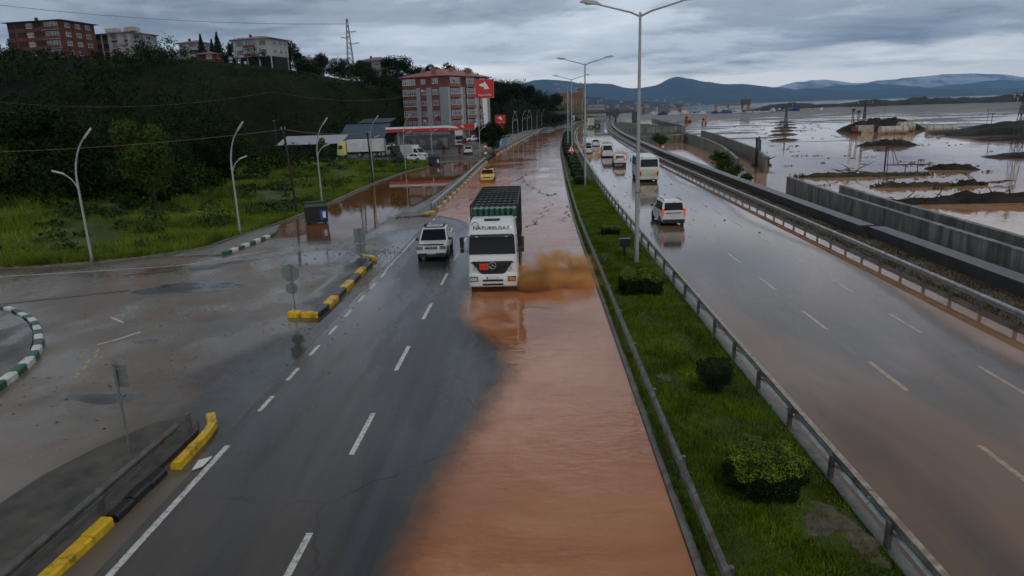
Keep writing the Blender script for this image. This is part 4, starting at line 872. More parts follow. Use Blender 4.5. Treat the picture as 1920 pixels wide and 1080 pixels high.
# midibus
def bus():
    t = thing('midibus', 'cream and white midibus seen from behind on the right carriageway', 'bus', (13.25, 84.3, 0), R(-1.5), EG); hw = 1.18
    body_loft([(-3.75, hw*.94, .42, 1.55, .02), (-3.7, hw, .36, 1.6, .02), (0, hw, .36, 1.6, .02), (3.5, hw, .36, 1.6, .02), (3.8, hw*.93, .4, 1.5, .05)]).build('lower_body', m_vcream, t, 35)
    MB().loft([[(-hw*.995, a, 1.55), (hw*.995, a, 1.55), (hw*.985, a, 1.7), (hw*.93, a2, 2.78), (hw*.78, a2, 2.93), (-hw*.78, a2, 2.93), (-hw*.93, a2, 2.78), (-hw*.985, a, 1.7)] for a, a2 in ((-3.74, -3.62), (-3.70, -3.55), (3.5, 3.3), (3.78, 3.3))]).build('upper_body', m_vwhite, t, 35)
    panel(MB(), (-hw, -3.75, 1.65), (hw, -3.75, 1.65), (hw*.93, -3.62, 2.78), (-hw*.93, -3.62, 2.78), .07, .93, .12, .88, .03).build('rear_window', m_glass, t)
    for s in (-1, 1):
        for k in range(4):
            a, b = (s*hw*.985, -3.4+k*1.75, 1.7), (s*hw*.985, -3.4+k*1.75+1.65, 1.7); c, d = (s*hw*.93, b[1], 2.72), (s*hw*.93, a[1], 2.72)
            q = (a, b, c, d) if s > 0 else (b, a, d, c); panel(MB(), *q, .0, 1, .05, .92, .015).build('side_window', m_glass, t)
        MB().box((s*.98, -3.78, 1.02), (.14, .08, .52)).build('tail_lamp', m_tail, t); MB().box((s*.85, -3.6, 2.88), (.22, .06, .07)).build('marker_lamp', m_trim, t)
        for y in (-1.9, 2.2):
            MB().cyl((s*(hw-.15), y, .42), (s*(hw+.005), y, .42), .5, 20).build('wheel_arch', m_trim, t); wheel(t, s*(hw-.13), y, .42, .28, s)
        MB().box((s*(hw+.15), 3.6, 2.1), (.12, .12, .4)).build('mirror', m_trim, t)
    MB().box((0, -3.80, .52), (2.25, .14, .30)).build('rear_bumper', m_vcream, t); MB().box((0, -3.88, .62), (.55, .02, .13)).build('number_plate', m_plate, t)
    MB().box((0, -3.76, 1.25), (1.3, .05, .62)).build('engine_hatch', m_vcream, t); MB().box((0, 0, .36), (2.1, 7.2, .2)).build('underbody', m_chas, t)
    MB().box((0, .3, 2.97), (1.3, 1.6, .14), taper=.85).build('roof_hatch', m_vwhite, t); MB().box((0, 3.79, 2.2), (2.0, .06, 1.0)).build('windscreen', m_glass, t)
bus()

# ------------------------------------------------------------------ the gas lorry
m_txt = M('lettering_dark', (.03, .05, .06), .4); m_org = M('hazard_plate_red', (.75, .05, .02), .45, var=.08)
m_gcyl = M('green_gas_cylinder', (.010, .115, .055), .4, var=.25, vs=3); m_rack = M('rack_steel', (.020, .026, .024), .5, .3, var=.3, vs=3)
m_dome = M('cylinder_valve', (.45, .50, .47), .3, .3, var=.3, vs=9); m_silver = M('chrome', (.55, .56, .57), .22, .9, var=.1)
def text(body, size, mat, parent, loc, rot, extrude=.004, shear=0, name='lettering', align='CENTER', space=1.0):
    c = bpy.data.curves.new(name, 'FONT'); c.body = body; c.size = size; c.extrude = extrude; c.align_x = align; c.align_y = 'CENTER'; c.shear = shear; c.space_character = space
    c.materials.append(mat); o = bpy.data.objects.new(name, c); col.objects.link(o); o.parent = parent; o.location = loc; o.rotation_euler = rot; return o
def mesh_text(body, size, mat, parent, loc, rot, name='lettering', scale=(1, 1, 1)):
    o = text(body, size, mat, None, (0, 0, 0), (0, 0, 0), .01, 0, 'tmp_text'); bpy.context.view_layer.update()
    me = bpy.data.meshes.new_from_object(o.evaluated_get(bpy.context.evaluated_depsgraph_get())); bpy.data.objects.remove(o)
    q = link(name, me, parent, loc); q.rotation_euler = rot; q.scale = scale; return q
def lorry():
    t = thing('gas_lorry', 'white lorry with a rack of green gas cylinders pushing through the flood', 'lorry', (-2.2, 32.35, 0), R(180), None)
    W = 1.22     # local front at y = 0, length towards -y
    # cab shell: lower front, windscreen section, roof fairing
    prof = lambda w, y, z0, z1: [(-w, y, z0), (w, y, z0), (w, y, z1), (-w, y, z1)]
    c = MB(); sec = []
    for z, yf, w in ((.42, -.05, .97), (.95, .0, 1.0), (1.45, -.02, 1.0), (1.75, -.06, 1.0), (2.0, -.09, .985), (2.82, -.30, .95), (2.9, -.33, .95)):
        r = .12; sec.append([(-W*w+r, yf, z), (W*w-r, yf, z), (W*w-.02, yf-.12, z), (W*w, yf-.35, z), (W*w, -2.15, z), (-W*w, -2.15, z), (-W*w, yf-.35, z), (-W*w+.02, yf-.12, z)])
    cab = c.loft(sec).build('cab', m_vwhite, t, 35)
    f = MB(); sec = []
    for z, yf, w, yb in ((2.86, -.26, .94, -2.1), (3.05, -.30, .935, -2.1), (3.30, -.48, .91, -2.1), (3.45, -.80, .86, -2.1), (3.50, -1.15, .78, -2.05)):
        r = .16; sec.append([(-W*w+r, yf, z), (W*w-r, yf, z), (W*w-.03, yf-.13, z), (W*w, yf-.4, z), (W*w, yb, z), (-W*w, yb, z), (-W*w, yf-.4, z), (-W*w+.03, yf-.13, z)])
    roof = f.loft(sec).build('roof_fairing', m_vwhite, t, 35)
    MB().loft([[(-.40, -.98, 3.48), (.40, -.98, 3.48), (.36, -.80, 3.42), (-.36, -.80, 3.42)], [(-.40, -1.0, 3.54), (.40, -1.0, 3.54), (.36, -.78, 3.47), (-.36, -.78, 3.47)]]).build('roof_hatch', m_trim, roof)
    MB().slab((-1.04, -.245, 2.87), (-1.04, -.12, 2.74), (1.04, -.12, 2.74), (1.04, -.245, 2.87), .03).build('sun_visor', m_trim, t)
    panel(MB(), (W*.985, -.09, 2.0), (-W*.985, -.09, 2.0), (-W*.95, -.30, 2.82), (W*.95, -.30, 2.82), .03, .97, -.08, 1.0, .02).build('windscreen', m_glass, t)
    for s in (-1, 1):
        MB().box((s*.72, -.10, 2.80), (.14, .05, .05)).build('marker_lamp', m_head, t)
        a, b, cc, d = (s*W*.99, -1.25, 1.95), (s*W*.99, -.42, 1.85), (s*W*.955, -.58, 2.72), (s*W*.955, -1.25, 2.72)
        q = (a, b, cc, d) if s > 0 else (b, a, d, cc); panel(MB(), *q, .04, .96, .02, .97, .015).build('side_window', m_glass, t)
        for y in (-.40, -1.32): MB().box((s*(W+.004), y, 1.55), (.014, .022, 1.25)).build('door_gap', m_trim, t)
        MB().tube([(s*1.16, -.35, 2.80), (s*1.42, -.22, 2.78), (s*1.44, -.2, 2.2), (s*1.16, -.3, 1.95)], .022, 6).build('mirror_arm', m_trim, t)
        MB().box((s*1.46, -.2, 2.52), (.20, .12, .52)).build('mirror', m_trim, t); MB().box((s*1.46, -.2, 2.12), (.19, .12, .20)).build('wide_mirror', m_trim, t)
        # headlamp blade beside the grille, lower lamp in the bumper
        q = [(s*.84, .0, 1.55), (s*1.10, -.06, 1.60), (s*1.10, -.06, 1.22), (s*.90, .0, 1.18), (s*.78, .01, 1.25)]
        MB().add([(x, y+.05, z) for x, y, z in q]+[(x, y-.12, z) for x, y, z in q], [(0, 1, 2, 3, 4), (9, 8, 7, 6, 5)]+[(i, (i+1) % 5, 5+(i+1) % 5, 5+i) for i in range(5)]).build('headlamp', m_vwhite, t)
        MB().tube([(s*1.06, .02, 1.56), (s*.92, .07, 1.52), (s*.84, .075, 1.36), (s*.94, .07, 1.22)], .018, 6).build('lamp_surround', m_trim, t)
        MB().box((s*.93, .045, .74), (.40, .08, .24)).build('fog_lamp_housing', m_trim, t); MB().box((s*.93, .09, .74), (.34, .03, .17)).build('fog_lamp', m_amber if s < 0 else m_head, t)
        MB().loft([[(s*1.18, y, .35+.55*math.sin(a)) if False else (s*(1.02), y, z), (s*1.24, y, z), (s*1.24, y, z+.09), (s*1.02, y, z+.09)] for a, y, z in ((0, -.62, .62), (0, -.8, 1.02), (0, -1.25, 1.16), (0, -1.7, 1.02), (0, -1.88, .62))]).build('wheel_arch', m_vwhite, t)
        wheel(t, s*1.02, -1.28, .50, .32, s); MB().box((s*1.14, -2.0, .62), (.2, .5, .42)).build('step', m_trim, t)
    # dark grille mask: wide at the top, narrowing down
    q = [(-1.0, 1.60), (1.0, 1.60), (.86, 1.38), (.62, 1.05), (.50, .98), (-.50, .98), (-.62, 1.05), (-.86, 1.38)]
    g = MB().add([(x, .055, z) for x, z in q]+[(x, -.05, z) for x, z in q], [tuple(range(8)), tuple(range(15, 7, -1))]+[(i, (i+1) % 8, 8+(i+1) % 8, 8+i) for i in range(8)]).build('grille', m_trim, t)
    for z, w in ((1.50, .80), (1.38, .70), (1.26, .62), (1.14, .5)): MB().box((0, .075, z), (2*w, .03, .022)).build('grille_bar', m_rack, g)
    MB().tube([(.17*math.cos(a), .10, 1.42+.17*math.sin(a)) for a in np.linspace(0, 2*math.pi, 25)], .016, 6, False).build('star_badge', m_silver, g)
    sp = MB()
    for k in range(3): a = R(90+120*k); sp.tube([(0, .10, 1.42), (.165*math.cos(a), .10, 1.42+.165*math.sin(a))], [.028, .008], 5)
    sp.build('star_spokes', m_silver, g)
    hp = MB().box((.42, .10, 1.36), (.42, .02, .32)).build('hazard_plate', m_org, t)
    MB().box((.42, .114, 1.36), (.42, .008, .016)).build('plate_divider', m_blk, hp)
    for dx in (-.09, .09): MB().box((.42+dx, .114, 1.36), (.012, .008, .30)).build('plate_figure', m_blk, hp)
    # bumper
    bp = MB().loft([[(-1.16, y-.08, z), (-.9, y, z), (.9, y, z), (1.16, y-.08, z), (1.16, -.55, z), (-1.16, -.55, z)] for y, z in ((-.02, .32), (.05, .40), (.06, .62), (.05, .98), (.02, 1.02))]).build('bumper', m_vwhite, t, 35)
    for z in (.66, .46): MB().box((0, .07, z), (1.0, .03, .09)).build('intake_slot', m_blk, bp)
    pl = MB().box((0, .085, .80), (.62, .02, .14)).build('number_plate', m_plate, t); MB().box((.28, .098, .80), (.055, .006, .13)).build('country_band', m_pblue, pl)
    # wipers, lettering, emblem
    for s in (-1, 1): MB().tube([(s*.2-.1, -.05, 1.93), (s*.6, -.075, 2.02)], .012, 4).build('wiper', m_trim, t)
    nrm = R(52)
    tx_ = mesh_text('ATURELGAZ', .235, m_txt, t, (-.10, -.355, 3.17), (R(70), 0, R(180)), scale=(1.2, 1, 1))
    tn = mesh_text('N', .30, m_txt, t, (.80, -.35, 3.18), (R(70), 0, R(180)))
    MB().tube([(.80+.16*math.cos(a), -.355-.19*math.sin(a)*math.cos(R(70))-.045, 3.29+.16*math.sin(a)) for a in np.linspace(.1, math.pi*1.15, 14)], .018, 5).build('emblem_arc', m_txt, t)
    for s in (-1, 1): MB().cyl((s*1.12, -.9, 3.5), (s*1.2, -.9, 3.62), .05, 8).build('horn', m_silver, t)
    # chassis and trailer
    MB().box((0, -6.6, .95), (1.0, 9.6, .24)).build('chassis_frame', m_chas, t); MB().box((0, -7.0, 1.14), (2.46, 8.6, .14)).build('trailer_deck', m_rack, t)
    for y in (-4.3, -8.4, -9.6, -10.8):
        for s in (-1, 1): wheel(t, s*1.02, y, .48, .34, s)
    rack = MB(); y0, y1, zt = -2.75, -11.2, 3.72
    for s in (-1, 1):
        for k in range(9): rack.box((s*1.2, y0+(y1-y0)*k/8, 2.58), (.08, .08, 2.82))
        for z in (1.3, 2.6, 3.94): rack.box((s*1.2, (y0+y1)/2, z), (.07, abs(y1-y0), .09))
    rk = rack.build('rack_frame', m_rack, t)
    cyl_me = val_me = None
    for k in range(9):
        y = y0+(y1-y0)*k/8
        MB().box((0, y, 3.96), (2.46, .10, .10)).build('cross_bar', m_rack, rk); MB().box((0, y-.16, 3.80), (2.4, .05, .05)).build('pipe', m_dome, rk)
        if k == 8: break
        for row in range(2):
            for i in range(8):
                x = -1.0+i*.286; yy = y-.30-row*.46
                if cyl_me is None:
                    o = MB().loft([[(r*math.cos(a), r*math.sin(a), z) for a in np.linspace(0, 2*math.pi, 10, endpoint=False)] for r, z in ((.13, 1.24), (.132, 1.3), (.132, 3.50), (.11, 3.64), (.05, 3.71))]).build('gas_cylinder', m_gcyl, t, 40); cyl_me = o.data
                    v = MB().cyl((0, 0, 3.70), (0, 0, 3.80), .055, 8).build('valve', m_dome, o); val_me = v.data
                else:
                    o = link('gas_cylinder', cyl_me, t); link('valve', val_me, o)
                o.location = (x, yy, 0)
    MB().box((0, y0+.02, 1.7), (2.36, .04, .9)).build('headboard', m_rack, t)
    for s in (-1, 1): MB().box((s*1.22, -6.6, .72), (.04, 3.6, .5)).build('side_guard', m_rack, t)
    return t
lorry()

# ------------------------------------------------------------------ other lorries
def cab_lorry(label, loc, rz, paint, boxm, box, cabh=3.0, name='lorry', deflector=True):
    t = thing(name, label, 'lorry', loc, rz); W = 1.2
    sec = []
    for z, yf, w in ((.5, .0, .98), (1.5, 0, 1), (1.7, -.03, 1), (2.6, -.22, .95), (cabh, -.35, .92)):
        sec.append([(-W*w+.1, yf, z), (W*w-.1, yf, z), (W*w, yf-.15, z), (W*w, -1.9, z), (-W*w, -1.9, z), (-W*w, yf-.15, z)])
    MB().loft(sec).build('cab', paint, t, 35)
    panel(MB(), (W, -.02, 1.68), (-W, -.02, 1.68), (-W*.95, -.22, 2.6), (W*.95, -.22, 2.6), .06, .94, .02, .95, .02).build('windscreen', m_glass, t)
    MB().box((0, .02, 1.15), (1.7, .06, .55)).build('grille', m_trim, t); MB().box((0, .04, .62), (2.3, .14, .3)).build('bumper', paint, t)
    for z in (2.62, 2.78): MB().box((0, -.16, z), (2.2, .1, .06)).build('visor', m_trim, t)
    for s in (-1, 1):
        MB().box((s*.92, .05, .95), (.36, .08, .2)).build('headlamp', m_head, t); MB().box((s*1.36, -.15, 2.1), (.16, .12, .55)).build('mirror', m_trim, t)
        q = ((s*W, -1.15, 1.75), (s*W, -.3, 1.75), (s*W*.96, -.42, 2.5), (s*W*.96, -1.15, 2.5)); q = q if s > 0 else (q[1], q[0], q[3], q[2]); panel(MB(), *q, 0, 1, 0, 1, .015).build('side_window', m_glass, t)
        wheel(t, s*1.02, -1.1, .48, .3, s)
        for y in box[2]: wheel(t, s*1.0, y, .48, .34, s)
    L, h = box[0], box[1]
    bd = MB().box((0, -2.15-L/2, 1.1+h/2), (2.46, L, h)).build('box_body', boxm, t)
    for y in np.arange(-2.15, -2.15-L-.01, -L/6): 
        for s in (-1, 1): MB().box((s*1.24, y, 1.1+h/2), (.03, .06, h)).build('rib', boxm, bd)
    MB().box((0, -2.15-L-.02, 1.1+h/2), (.05, .03, h*.96)).build('door_seam', m_trim, bd)
    MB().box((0, -1.5-L/2, .85), (1.0, L+1.5, .3)).build('chassis', m_chas, t)
    return t
cab_lorry('white box trailer with pale yellow cab parked beyond the verge', (-41.0, 143.5, .1), R(94), m_vpale, m_boxw, (7.6, 2.45, (-4.6, -7.6, -8.7)), 3.3)
cab_lorry('white lorry facing the road on the petrol station forecourt', (-19.0, 176, .0), R(186), m_boxw, m_boxw, (6.0, 2.7, (-5.5, -6.7)), 3.2)
cab_lorry('tall cream lorry far ahead on the right carriageway', (25.2, 312, .0), R(-8), m_vcream, m_vcream, (7.5, 2.9, (-6, -8)), 3.0)
cab_lorry('dark red lorry far ahead beside the cream one', (29.2, 326, .0), R(-8), m_vred, m_vgrey, (7.5, 2.2, (-6, -8)), 3.0)
cab_lorry('white lorry coming towards the camera far along the left carriageway', (24.0, 452, .0), R(173), m_vwhite, m_boxw, (6.5, 2.6, (-5.5, -7)), 3.2)
cab_lorry('grey lorry standing at the kerb beyond the petrol station', (1.5, 345, .0), R(172), m_vgrey, m_boxw, (5.5, 2.2, (-5, -6)), 2.8)
# box van at the forecourt edge
def box_van():
    t = thing('box_van', 'white box van parked behind the backhoe by the verge', 'van', (-22.9, 133.6, .0), R(238))
    body_loft([(-.2, .96, .3, 1.3, .03), (.9, .98, .3, 1.28, .05), (1.6, .96, .3, 1.15, .1), (2.0, .85, .34, .95, .15)]).build('cab_lower', m_vwhite, t, 35)
    MB().loft([[(-.95, -.2, 1.25), (.95, -.2, 1.25), (.95, 1.45, 1.25), (-.95, 1.45, 1.25)], [(-.82, -.2, 2.1), (.82, -.2, 2.1), (.80, .55, 2.1), (-.80, .55, 2.1)]]).build('cab_upper', m_vwhite, t, 30)
    panel(MB(), (.95, 1.45, 1.25), (-.95, 1.45, 1.25), (-.8, .55, 2.1), (.8, .55, 2.1), .06, .94, .03, .92, .02).build('windscreen', m_glass, t)
    for s in (-1, 1):
        q = ((s*.95, .0, 1.28), (s*.95, 1.3, 1.28), (s*.82, .55, 2.05), (s*.82, .0, 2.05)); q = q if s > 0 else (q[1], q[0], q[3], q[2]); panel(MB(), *q, .04, .96, .03, .95, .02).build('side_window', m_glass, t)
        for y in (1.1, -2.3): wheel(t, s*.86, y, .34, .22, s)
        MB().box((s*.72, 1.93, .95), (.34, .16, .22)).build('headlamp', m_head, t); MB().box((s*1.1, 1.1, 1.5), (.16, .1, .28)).build('mirror', m_trim, t)
    MB().box((0, 2.0, .72), (1.0, .1, .26)).build('grille', m_trim, t); MB().box((0, -1.95, 1.65), (2.0, 3.4, 2.0)).build('box_body', m_boxw, t); MB().box((0, -1.2, .5), (.9, 4.4, .25)).build('chassis', m_chas, t)
box_van()
# backhoe loader
def backhoe():
    t = thing('backhoe_loader', 'dark backhoe loader parked at the end of the grass verge', 'backhoe', (-25.9, 128.6, .0), R(212)); my = M('dull_machine_paint', (.022, .019, .014), .5, var=.4, vs=2)
    MB().box((0, 1.0, 1.25), (.95, 2.0, .9), taper=.85).build('bonnet', my, t)
    MB().loft([[(-.7, -.9, 1.0), (.7, -.9, 1.0), (.7, .5, 1.0), (-.7, .5, 1.0)], [(-.7, -1.0, 2.0), (.7, -1.0, 2.0), (.7, .5, 2.0), (-.7, .5, 2.0)], [(-.62, -.8, 2.75), (.62, -.8, 2.75), (.62, .3, 2.75), (-.62, .3, 2.75)]]).build('cab', m_trim, t)
    MB().box((0, -.25, 2.80), (1.45, 1.5, .12)).build('cab_roof', my, t)
    for s in (-1, 1):
        MB().slab((s*.72, -.7, 1.5), (s*.72, .4, 1.5), (s*.64, .25, 2.6), (s*.64, -.7, 2.6), .03).build('side_glass', m_glass, t)
        wheel(t, s*.82, -.55, .75, .42, s, 'rear_wheel'); wheel(t, s*.80, 1.5, .48, .3, s, 'front_wheel')
        MB().tube([(s*.5, .6, 1.5), (s*.5, 2.0, 1.1), (s*.5, 2.7, .5)], .08, 6).build('loader_arm', my, t)
    MB().loft([[(x, 2.6, .15), (x, 3.2, .1), (x, 2.7, .8)] for x in (-1.0, 1.0)]).build('bucket', m_chas, t)
    MB().tube([(0, -1.2, .9), (0, -2.0, 2.9), (0, -2.7, 1.9), (0, -2.9, .9)], [.16, .14, .11, .09], 6).build('boom', my, t); MB().box((0, -2.9, .6), (.6, .5, .6), taper=.7).build('digging_bucket', m_chas, t)
backhoe()
car('sedan', 'white saloon car parked in front of the box van', 'car', (-22.6, 127.4, .0), R(75), SEDAN)
car('suv', 'white sport utility car driving off across the petrol forecourt', 'car', (-14.0, 144.5, .0), R(6), S_(SUV, rear=dict(tx=.84, tz=.98, tw=.22, th=.36, pz=.78, bm=m_trim, bh=.2)))
car('pickup_truck', 'white pickup parked below the flats at the back of the forecourt', 'pickup', (-18.4, 205, .0), R(120), S_(SUV, H=1.7))
car('sedan', 'blue saloon car under the petrol station canopy', 'car', (-29.5, 178, .0), R(95), S_(SEDAN, paint=m_vblue))
car('sedan', 'white saloon car under the left side of the canopy', 'car', (-35.5, 180, .0), R(150), SEDAN)
car('sedan', 'car with lit red brake lamps behind the parked backhoe', 'car', (-39.5, 178, .0), R(20), S_(SEDAN, paint=m_vgrey, rear=dict(tx=.76, tz=.80, tw=.4, th=.2, pz=.66, tm=m_brake)))
car('van', 'pale van partly hidden behind the box trailer', 'van', (-31.6, 146, .0), R(160), VAN)

# ------------------------------------------------------------------ splashes
def splash(label, loc, rz, blobs, drops, seed):
    """spray thrown up by wheels: soft ellipsoids of mist (x, y, z, rx, ry, rz, tilt) plus flying drops"""
    t = thing('water_splash', label, 'splash', loc, rz, 'brown spray thrown up by the traffic')
    if 'spray' not in MATS:
        m = bpy.data.materials.new('spray'); m.use_nodes = True; tr = m.node_tree; tr.nodes.remove(tr.nodes['Principled BSDF']); pv = N(tr, 'ShaderNodeVolumePrincipled')
        pv.inputs['Color'].default_value = (.99, .63, .27, 1); pv.inputs['Anisotropy'].default_value = .2
        ob = N(tr, 'ShaderNodeTexCoord').outputs['Object']; ln = N(tr, 'ShaderNodeVectorMath', operation='LENGTH'); tr.links.new(ob, ln.inputs[0])
        geo = N(tr, 'ShaderNodeNewGeometry').outputs['Position']
        fall = ramp(tr, ln.outputs['Value'], [(.12, 1.0), (.97, 0.0)], 'EASE')
        nz = ramp(tr, noise_n(tr, geo, 2.6, 5, .65, .6), [(.38, .05), (.64, 1.0)])
        tr.links.new(math_n(tr, 'MULTIPLY', math_n(tr, 'MULTIPLY', fall, nz), 1.9), pv.inputs['Density'])
        tr.links.new(pv.outputs[0], tr.nodes['Material Output'].inputs['Volume']); MATS['spray'] = m
        bm = bmesh.new(); bmesh.ops.create_icosphere(bm, subdivisions=3, radius=1); me = bpy.data.meshes.new('spray'); bm.to_mesh(me); bm.free(); me.materials.append(m); MATS['spray_me'] = me
    for x, y, z, rx, ry, rz_, tilt in blobs:
        o = link('spray', MATS['spray_me'], t, (x, y, z)); o.scale = (rx, ry, rz_); o.rotation_euler = (0, tilt, 0)
    rg = np.random.default_rng(seed); k = rg.integers(0, len(blobs), drops); B = np.array(blobs)
    dd = rg.normal(0, 1, (drops, 3)); dd /= np.linalg.norm(dd, axis=1, keepdims=True)
    P = B[k, :3]+dd*B[k, 3:6]*rg.random((drops, 1))**.5*.95; P = P[P[:, 2] > .05]
    V, F = leaves(P, rg.normal(0, 1, P.shape), .026, rg, .5); md = M('muddy_drops', (.42, .215, .075), .4, var=.3, vs=1.5, c2=(.58, .36, .17))
    o = link('drops', np_mesh('drops', V, F, md), t); o['kind'] = 'stuff'
    return t
rr = random.Random(4); fan = []
for k in range(60):
    u = rr.random()**.8; x = .15+3.2*u; y = rr.uniform(-.7, .6+3.6*min(1, u*1.5)); top = (.30+.85*math.sin(math.pi*min(1, .25+.62*u)))*(.35+.65*min(1, max(0, y)/2.4+.25))
    s = rr.uniform(.45, .95); fan.append((x, y, rr.random()**1.2*top, s*1.35, s*1.3, s*.55, rr.uniform(-.4, .4)))
splash('fan of brown water thrown sideways by the lorry wheel', (-.9, 33.3, 0), 0, fan, 5000, 1)
splash('low bow wave of brown water pushed by the taxi', (-6.15, 86.2, 0), 0, [(-1.5, .3, .1, 1.1, .9, .35, 0), (1.5, .3, .1, 1.1, .9, .35, 0), (0, -.5, .05, 1.6, .6, .25, 0), (2.8, 1.0, .1, 1.0, .8, .3, 0)], 400, 2)
for lb, (x, y) in (('brown spray wings beside the splashing van', (12.9, 124.0)), ('brown spray around the white car with roof load', (10.4, 134.5)), ('orange spray to the right of the farthest splashing saloon', (14.2, 160.5))):
    splash(lb, (x, y, 0), 0, [(-1.9, .4, .3, 1.3, 1.4, .8, .3), (2.0, .4, .45, 1.4, 1.4, 1.0, -.3), (3.0, .8, .35, 1.3, 1.3, .8, 0), (-3.0, .9, .2, 1.3, 1.2, .6, 0)], 400, int(y))
# ------------------------------------------------------------------ buildings
m_brown = M('brown_render', (.16, .040, .026), .65, var=.2, vs=.6); m_tan = M('tan_balcony_render', (.24, .105, .072), .65, var=.2, vs=.6)
m_pier = M('pale_grey_render', (.38, .38, .39), .65, var=.15, vs=.5, dirt=((.28, .27, .26), .5, .6)); m_pierd = M('grey_render', (.26, .265, .28), .65, var=.15, vs=.5)
m_brick = M('red_brick', (.115, .026, .014), .75, var=.3, vs=1.5); m_plast = M('dull_plaster', (.40, .39, .36), .7, var=.2, vs=.5, dirt=((.2, .19, .17), .6, .58))
m_roofr = M('red_metal_roof', (.27, .055, .058), .5, var=.2, vs=.8); m_roofd = M('dark_roof', (.035, .035, .04), .6, var=.3, vs=.8); m_roofp = M('pinkish_tile_roof', (.22, .10, .10), .6, var=.25, vs=1.2)
m_frame = M('white_window_frame', (.52, .53, .54), .45, var=.06); m_pane = M('window_pane', (.035, .042, .05), .08, var=.5, vs=.7, c2=(.16, .17, .18)); m_dframe = M('dark_window_frame', (.05, .05, .055), .5, var=.1)
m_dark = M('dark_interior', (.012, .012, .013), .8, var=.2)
def window(parent, x, z, w, h, y, ry=0, bars=2, frame=None, inv=None):
    """y: facade plane, opening outwards to -y in the facade frame; ry: 0 front, 1 right side (plane x)"""
    fr = frame or m_frame; f = MB(); q = .07
    def B(mb, cx, cz, sx, sz, d0, d1):
        mb.box((cx, y+(d0+d1)/2, cz), (sx, abs(d1-d0), sz)) if ry == 0 else mb.box((y-(d0+d1)/2, cx, cz), (abs(d1-d0), sx, sz))
    for s in (-1, 1): B(f, x+s*(w-q)/2, z, q, h, -.08, .02); B(f, x, z+s*(h-q)/2, w-2*q, q, -.08, .02)
    for i in range(bars-1): B(f, x-w/2+w*(i+1)/bars, z, q*.8, h-2*q, -.075, .015)
    if h > 1.1 and bars > 1: B(f, x, z+h*.2, w-2*q, q*.7, -.073, .013)
    B(f, x, z-h/2-.05, w+.16, .07, -.14, .02)
    o = f.build('window', fr, parent); g = MB(); B(g, x, z, w-2*q, h-2*q, -.05, .0); g.build('pane', m_pane, o); return o
def hip_roof(parent, W, D, z, h, over, mat, ridge=.5, name='roof'):
    a, b = -over, W+over; c, d = -over, D+over; m = min(W, D)*.5*ridge*2
    rx0, rx1 = (W/2-.5, W/2+.5) if W <= D else (D/2, W-D/2); ry0, ry1 = (W/2, D-W/2) if D > W else (D/2-.05, D/2+.05)
    v = [(a, c, z), (b, c, z), (b, d, z), (a, d, z), (rx0, ry0, z+h), (rx1, ry0, z+h), (rx1, ry1, z+h), (rx0, ry1, z+h)]; u = [(p[0], p[1], p[2]-.18) for p in v[:4]]
    return MB().add(v+u, [(0, 1, 5, 4), (1, 2, 6, 5), (2, 3, 7, 6), (3, 0, 4, 7), (4, 5, 6, 7), (11, 10, 9, 8), (0, 8, 9, 1), (1, 9, 10, 2), (2, 10, 11, 3), (3, 11, 8, 0)]).build(name, mat, parent)
# the flats behind the petrol station
def flats():
    t = thing('apartment_building', 'six-storey brown and grey block of flats behind the petrol station', 'building', (-38, 204.8, 0), R(-25.8)); W, D, z0, fh = 15.5, 23.0, 3.6, 2.95; top = z0+5*fh
    MB().box((W/2, D/2, top/2), (W, D, top)).build('wall', m_brown, t)
    for i in range(5):
        zb = z0+i*fh; zc = zb+1.75
        window(t, 2.3, zc, 4.5, 1.65, 0, 0, 6); window(t, 7.3, zc-.05, 1.5, 1.25, 0, 0, 2); window(t, 11.3, zc, 2.0, 1.35, 0, 0, 3)
        for (y, w) in ((3.0, 5.2), (11.2, 4.8), (18.2, 3.6)):
            MB().box((W+.45, y, zb+.55), (.9, w, 1.0)).build('balcony', m_tan, t); window(t, y, zb+1.85, w-.3, 1.5, W+.6, 1, 4)
            MB().box((W+.3, y, zb+1.8), (.5, w-.5, 1.5)).build('glazed_bay', m_pane, t)
    for x, w in ((5.5, 1.3), (9.2, 1.7), (14.1, 2.6)): MB().box((x, -.14, z0+2*fh), (w, .3, 4*fh)).build('pier', m_pierd, t)
    for y, w, m in ((6.6, 1.5, m_pier), (8.1, .9, m_pierd), (14.6, 1.7, m_pier), (16.0, .8, m_pierd), (20.9, 1.7, m_pier), (22.4, 1.0, m_pierd), (.2, .5, m_pier)): MB().box((W+.15, y, z0+2*fh), (.5, w, 4*fh)).build('pier', m, t)
    MB().box((W/2, -.05, 1.6), (W+.1, .2, 3.2)).build('shop_front', m_pierd, t)
    for k in range(5): MB().box((1.8+k*3, -.18, 1.5), (2.2, .1, 2.4)).build('shop_window', m_pane, t)
    for k in range(6): MB().box((W+.12, 2+k*3.6, 1.5), (.1, 2.6, 2.4)).build('shop_window', m_pane, t)
    r = hip_roof(t, W, D, top+.2, 2.3, .7, m_roofr)
    for x, y in ((4, 5), (9, 3), (6, 12), (11, 9), (12.5, 16)): MB().box((x, y, top+1.9), (1.1, .7, 1.5)).build('chimney', m_tan, r)
    for x in (3, 5.5): MB().cyl((x, 7, top+2.6), (x, 6.85, top+2.9), .45, 12, .5).build('satellite_dish', m_frame, r)
    MB().cyl((W+1.15, 8.6, 0), (W+1.15, 8.6, top), .07, 6).build('downpipe', m_frame, t)
    for x, z in ((7.1, 12.9), (7.4, 4.6)): MB().box((x, -.35, z+1.7), (.8, .4, .6)).build('air_conditioner', m_frame, t)
flats()
